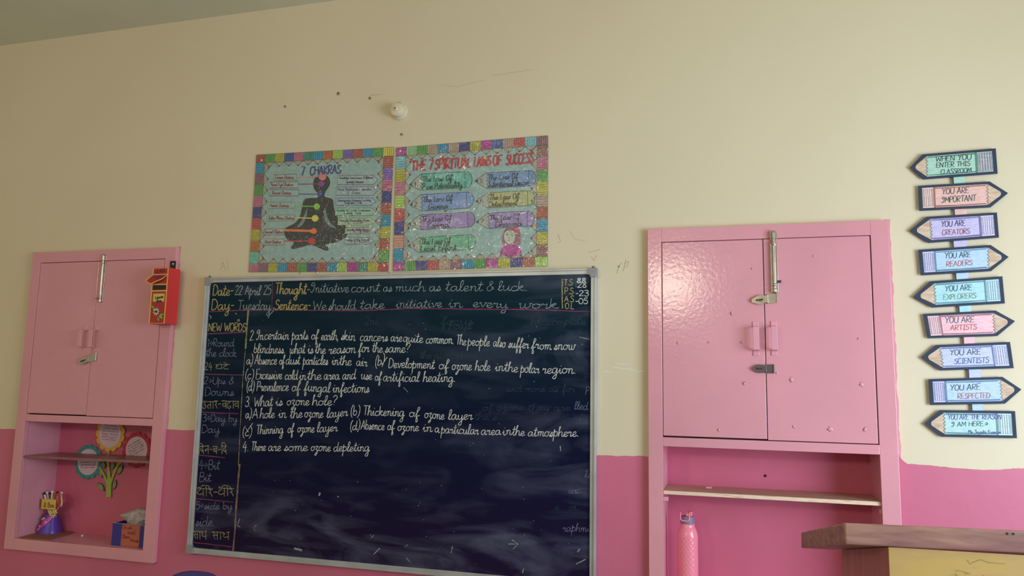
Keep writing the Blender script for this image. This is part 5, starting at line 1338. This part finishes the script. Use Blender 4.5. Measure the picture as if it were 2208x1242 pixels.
# ---- duster box
by0, by1 = .040, .130
bx0 = at(241.5, 1150, by0).x; bx1 = lx1 - .012; bz1 = at(262, 1129, by0).z; bz0 = NZ + .0005
db = empty('duster_box', ((bx0 + bx1) / 2, (by0 + by1) / 2, bz0), 'small open blue card box with an orange written label, right side of the left niche', 'box')
BLU = mat('blue_card', (56, 52, 140), rough=.5, vary=.08); WHC = mat('white_card_inside', (190, 180, 200), rough=.7)
bm = bmesh.new(); t = .003
add_box(bm, bx0, bx1, by0, by0 + t, bz0, bz1); add_box(bm, bx0, bx1, by1 - t, by1, bz0, bz1); add_box(bm, bx0, bx0 + t, by0 + t, by1 - t, bz0, bz1); add_box(bm, bx1 - t, bx1, by0 + t, by1 - t, bz0, bz1); add_box(bm, bx0 + t, bx1 - t, by0 + t, by1 - t, bz0, bz0 + t)
finish('carton', bm, BLU, db)
bm = bmesh.new(); add_box(bm, bx0 + t, bx1 - t, by1 - t - .001, by1 - t - .0002, bz0 + .01, bz1 - .0005); add_box(bm, bx0, bx1, by0 - .0003, by0 + t + .0003, bz1, bz1 + .001); add_box(bm, bx0, bx0 + t, by0, by1, bz1, bz1 + .001)
finish('white_rim', bm, WHC, db)
lxa = at(262, 1150, by0).x; lxb = at(301.5, 1150, by0).x
fl = Flat(); fl.poly([Vector((lxa, by0, bz0 + .001)), Vector((lxb, by0, bz0 + .001)), Vector((lxb, by0, bz1 - .001)), Vector((lxa, by0, bz1 - .001))], mat('orange_label', (188, 104, 74), rough=.6, vary=.1), .0008)
for t_, a, b, h in (('Dust,', (264, 1140), (287, 1141), 8), ('and', (275, 1151), (292, 1152), 8), ('Clean', (263, 1160), (280, 1161), 8), ('House', (281, 1168), (299, 1169), 8)):
    write(fl, t_, a, b, h, ink((130, 30, 60)), by0, 1.2, .08, 3, .0014)
fl.build('label_patch', db, 'orange label with maroon handwriting')
# cloth sticking out of the box
cl0 = at(296, 1112, .09); bm = bmesh.new(); bmesh.ops.create_icosphere(bm, subdivisions=4, radius=1)
cxm = (at(269, 1110, .085).x + bx1) / 2; cw = (bx1 - at(269, 1110, .085).x) / 2 + .002; ctop = at(295, 1096, .085).z; cbt = bz1 - .03; czm = (ctop + cbt) / 2; ch = (ctop - cbt) / 2
for v in bm.verts:
    c = v.co.copy(); k = 1 + .34 * noise.noise(c * 1.7 + Vector((4, 1, 2))) + .14 * noise.noise(c * 4)
    nk = .72 if c.z < -.1 else 1.0
    nk = .62 + .38 * min(1, max(0, (c.z + .35) / .5))
    v.co = Vector((cxm + c.x * cw * k * nk - (.014 * (1 - nk) / .38), .085 + c.y * .032 * k, czm + c.z * ch * (1 + .06 * noise.noise(c * 4))))
for v in bm.verts: v.co.x = min(v.co.x, lx1 - .004)
tag(finish('dusting_cloth', bm, mat('grey_cloth', (186, 172, 176), rough=.95, vary=.2, vscale=60, bump=.8, bscale=120), smooth=True), 'crumpled grey cloth sticking out of the blue box', 'cloth')

# ================================================================== BOTTLE
yb = .085; bxm = (at(1460, 1200, yb).x + at(1506, 1200, yb).x) / 2; R = (at(1506, 1200, yb).x - at(1460.5, 1200, yb).x) / 2
zt = at(1482, 1103, yb).z; zcap = at(1482, 1128.5, yb).z
bt_ = empty('water_bottle', (bxm, yb, NB), 'pink textured water bottle with grey flip lid, standing in the right niche', 'bottle')
BPK = mat('pink_bottle', (250, 140, 160), rough=.28, coat=.3); BGR = mat('grey_lid', (132, 122, 148), rough=.4)
bm = bmesh.new(); Hb = zcap - NB - .0005; n = 72; rings = []
prof = [(0.0, .90), (.01, .97), (.03, 1.0)] + [(.03 + .80 * k / 60, 1.0) for k in range(1, 61)] + [(.86, .975), (.89, .92), (.92, .84), (.945, .75), (.96, .69), (.975, .68), (1.0, .68)]
for h, r in prof:
    ring = []
    for k in range(n):
        a = 2 * math.pi * k / n; amp = 0.0022 * min(1, max(0, (h - .05) / .06)) * min(1, max(0, (.93 - h) / .06))
        u = a * 16 / 2 / math.pi; w = h * 13
        d = abs(((u + w) % 1) - .5) + abs(((u - w) % 1) - .5)
        rr = R * r - amp * (1.0 - min(1, d * 1.25))
        ring.append(bm.verts.new((bxm + rr * math.cos(a), yb + rr * math.sin(a), NB + .0005 + Hb * h)))
    rings.append(ring)
for a, b in zip(rings, rings[1:]):
    for k in range(n): bm.faces.new([a[k], a[(k + 1) % n], b[(k + 1) % n], b[k]])
bm.faces.new(rings[0][::-1]); bm.faces.new(rings[-1]); finish('bottle_body', bm, BPK, bt_, smooth=True)
bm = bmesh.new(); hc = zt - zcap
add_lathe(bm, (bxm, yb, zcap), [(R * .66, 0), (R * .67, hc * .05), (R * .67, hc * .55), (R * .62, hc * .62), (R * .3, hc * .62)], 36); finish('lid', bm, BGR, bt_, bevel=.0006)
bm = bmesh.new(); add_box(bm, bxm - R * .12, bxm + R * .48, yb - R * .1, yb + R * .35, zcap + hc * .6, zt); finish('spout', bm, BPK, bt_, bevel=.002)
bm = bmesh.new(); xx0, xx1 = bxm - R * .62, bxm + R * .22; yy = yb - R * .66
add_tube(bm, [(xx0, yb + R * .1, zt - .002), (xx0, yy + .003, zt - .003), (xx0, yy, zcap + hc * .45), (xx0 + .006, yy - .001, zcap + hc * .30), (xx1 - .006, yy - .001, zcap + hc * .30), (xx1, yy, zcap + hc * .45), (xx1, yy + .003, zt - .003), (xx1, yb + R * .1, zt - .002)], .0028, 8)
finish('carry_loop', bm, BPK, bt_, smooth=True)

# ================================================================== LECTERN
A = at(1820, 1127, -1.60); B = atz(2208, 1144, A.z); e1 = (B - A); e1.z = 0; e1.normalize()
Cc = at(1727, 1147.5, -1.13)
LW = .80
down = Vector((0, 0, -.0345)); B2 = A + e1 * LW; e2 = (Cc - A); D2 = B2 + e2
WOODL = mat('worn_brown_wood', (138, 96, 92), rough=.5, color2=(172, 130, 112), vscale=9, stretch=(1.2, 4, 9), bump=.2, bscale=50)
WOODS = mat('reddish_side_wood', (172, 108, 100), rough=.5, color2=(188, 124, 110), vscale=7, stretch=(6, 6, 1))
lec = empty('lectern', ((A.x + B2.x) / 2, (A.y + Cc.y) / 2, 0), 'wooden lectern with sloping brown top and worn yellow front panel, lower right corner', 'lectern')
bm = bmesh.new(); add_hexa(bm, [A, B2, D2, Cc], [A + down, B2 + down, D2 + down, Cc + down]); finish('sloping_top', bm, WOODL, lec, bevel=.003)
h2 = Vector((e2.x, e2.y, 0)).normalized(); dl = Vector((e2.x, e2.y, 0)).length; sl = e2.z / dl
F0 = A + e1 * .070 + h2 * .012; F1 = A + e1 * (LW - .07) + h2 * .012
dep = dl * .80
def under(p):  # height of the underside of the top at p
    return A.z - .0345 + sl * ((p - A).dot(h2)) - .0003
def board_v(name, p0, p1, thick, m, z0=0.0):
    n = Vector((-(p1 - p0).y, (p1 - p0).x, 0)).normalized() * thick
    q = [p0, p1, p1 + n, p0 + n]; bm = bmesh.new()
    add_hexa(bm, [Vector((v.x, v.y, under(v))) for v in q], [Vector((v.x, v.y, z0)) for v in q]); return finish(name, bm, m, lec)
board_v('side_panel', F0 + e1 * .018, F0 + e1 * .018 + h2 * dep, .018, WOODS)
board_v('side_panel', F1, F1 + h2 * dep, .018, WOODS)


def yellow_mat():
    m = bpy.data.materials.new('worn_yellow_paint'); m.use_nodes = True
    nt = m.node_tree; N = nt.nodes; L = nt.links; b = N['Principled BSDF']; tc = N.new('ShaderNodeTexCoord')
    mp = N.new('ShaderNodeMapping'); mp.inputs['Scale'].default_value = (1, 1, 2.6); L.new(tc.outputs['Object'], mp.inputs['Vector'])
    n = N.new('ShaderNodeTexNoise'); n.inputs['Scale'].default_value = 9; n.inputs['Detail'].default_value = 7; L.new(mp.outputs[0], n.inputs['Vector'])
    sp = N.new('ShaderNodeSeparateXYZ'); L.new(tc.outputs['Object'], sp.inputs[0])
    mr = N.new('ShaderNodeMapRange'); mr.inputs[1].default_value = 1.19; mr.inputs[2].default_value = 1.04; mr.inputs[3].default_value = 0; mr.inputs[4].default_value = .30
    L.new(sp.outputs['Z'], mr.inputs[0]); ad = N.new('ShaderNodeMath'); L.new(n.outputs['Fac'], ad.inputs[0]); L.new(mr.outputs[0], ad.inputs[1])
    r = N.new('ShaderNodeValToRGB'); r.color_ramp.elements[0].position = .72; r.color_ramp.elements[1].position = .80
    r.color_ramp.elements[0].color = lin((200, 168, 92)); r.color_ramp.elements[1].color = lin((158, 138, 122))
    e = r.color_ramp.elements.new(.40); e.color = lin((206, 176, 96)); e = r.color_ramp.elements.new(.52); e.color = lin((192, 160, 100))
    L.new(ad.outputs[0], r.inputs['Fac']); L.new(r.outputs['Color'], b.inputs['Base Color']); b.inputs['Roughness'].default_value = .5
    return m


pf0 = F0 - h2 * .004; pf1 = F1 - h2 * .004
q = [pf0, pf1, pf1 + h2 * .004, pf0 + h2 * .004]; bm = bmesh.new()
add_hexa(bm, [Vector((v.x, v.y, under(v))) for v in q], [Vector((v.x, v.y, 0)) for v in q]); finish('front_panel', bm, yellow_mat(), lec, label='worn yellow painted front panel')
bm = bmesh.new(); hs = F0 + e1 * .03 + h2 * .03
add_hexa(bm, [Vector((v.x, v.y, .80)) for v in (hs, F1 - e1 * .02 + h2 * .03, F1 - e1 * .02 + h2 * dep, hs + h2 * (dep - .03))], [Vector((v.x, v.y, .78)) for v in (hs, F1 - e1 * .02 + h2 * .03, F1 - e1 * .02 + h2 * dep, hs + h2 * (dep - .03))])
finish('inner_shelf', bm, WOODS, lec)
fl = Flat(); GRF = mat('pencil_scribble', (140, 118, 76), rough=.8); random.seed(3)
for k in range(14):
    s0 = random.uniform(.03, .30); z0 = A.z - .0345 - random.uniform(.012, .07); pts = []
    for i in range(9):
        s = s0 + i * random.uniform(.003, .009); pp = pf0 + e1 * s; pts.append(Vector((pp.x, pp.y - .0004, z0 + random.uniform(-.006, .006))))
    fl.ribbon(pts, .0006, GRF, .0006)
fl.build('scribble', lec, kind='stuff')
for px, py in ((2170, 1143), (2184, 1144)):
    pp = at(px, py, B.y - .001); pp = A + e1 * ((pp - A).dot(e1)); bm = bmesh.new(); add_lathe(bm, (pp.x, pp.y - .0005, A.z - .006), [(.002, 0), (.0015, -.0006)], 8, 'y'); finish('nail_head', bm, HOLE, lec)

# ================================================================== CHAIR (its back just shows at the bottom edge)
ctr = at(412, 1238, -.93); czt = ctr.z
ch_ = empty('classroom_chair', (ctr.x, ctr.y, 0), 'dark blue plastic chair, only the rounded top of its back showing below the chalkboard', 'chair')
CB = mat('dark_blue_plastic', (70, 62, 120), rough=.35); CM = mat('chair_steel', (90, 90, 96), rough=.35, metal=.8)
wch = (at(478, 1240, -.93).x - at(345, 1240, -.93).x) * 1.25
bm = bmesh.new(); cols = 16; rows = 10; g = []
for j in range(rows + 1):
    row = []
    for i in range(cols + 1):
        u = i / cols * 2 - 1; v = j / rows; wz = wch / 2 * (1 - .10 * v) ; z = czt - .36 * (1 - v) - (abs(u) ** 3) * .05 * v
        row.append(bm.verts.new((ctr.x + u * wz, ctr.y - .03 * (u * u) + .04 * v, z)))
    g.append(row)
for j in range(rows):
    for i in range(cols): bm.faces.new([g[j][i], g[j][i + 1], g[j + 1][i + 1], g[j + 1][i]])
o = finish('backrest', bm, CB, ch_, smooth=True); s = o.modifiers.new('t', 'SOLIDIFY'); s.thickness = .006; s.offset = 0
bm = bmesh.new(); add_box(bm, ctr.x - wch * .52, ctr.x + wch * .52, ctr.y - .42, ctr.y - .01, .44, .452); finish('seat', bm, CB, ch_, bevel=.005)
for sx in (-1, 1):
    for y0, zt_ in ((ctr.y - .38, .44), (ctr.y + .015, czt - .22)):
        bm = bmesh.new(); add_tube(bm, [(ctr.x + sx * wch * .45, y0, 0), (ctr.x + sx * wch * .44, y0, zt_)], .011, 10); finish('leg', bm, CM, ch_)
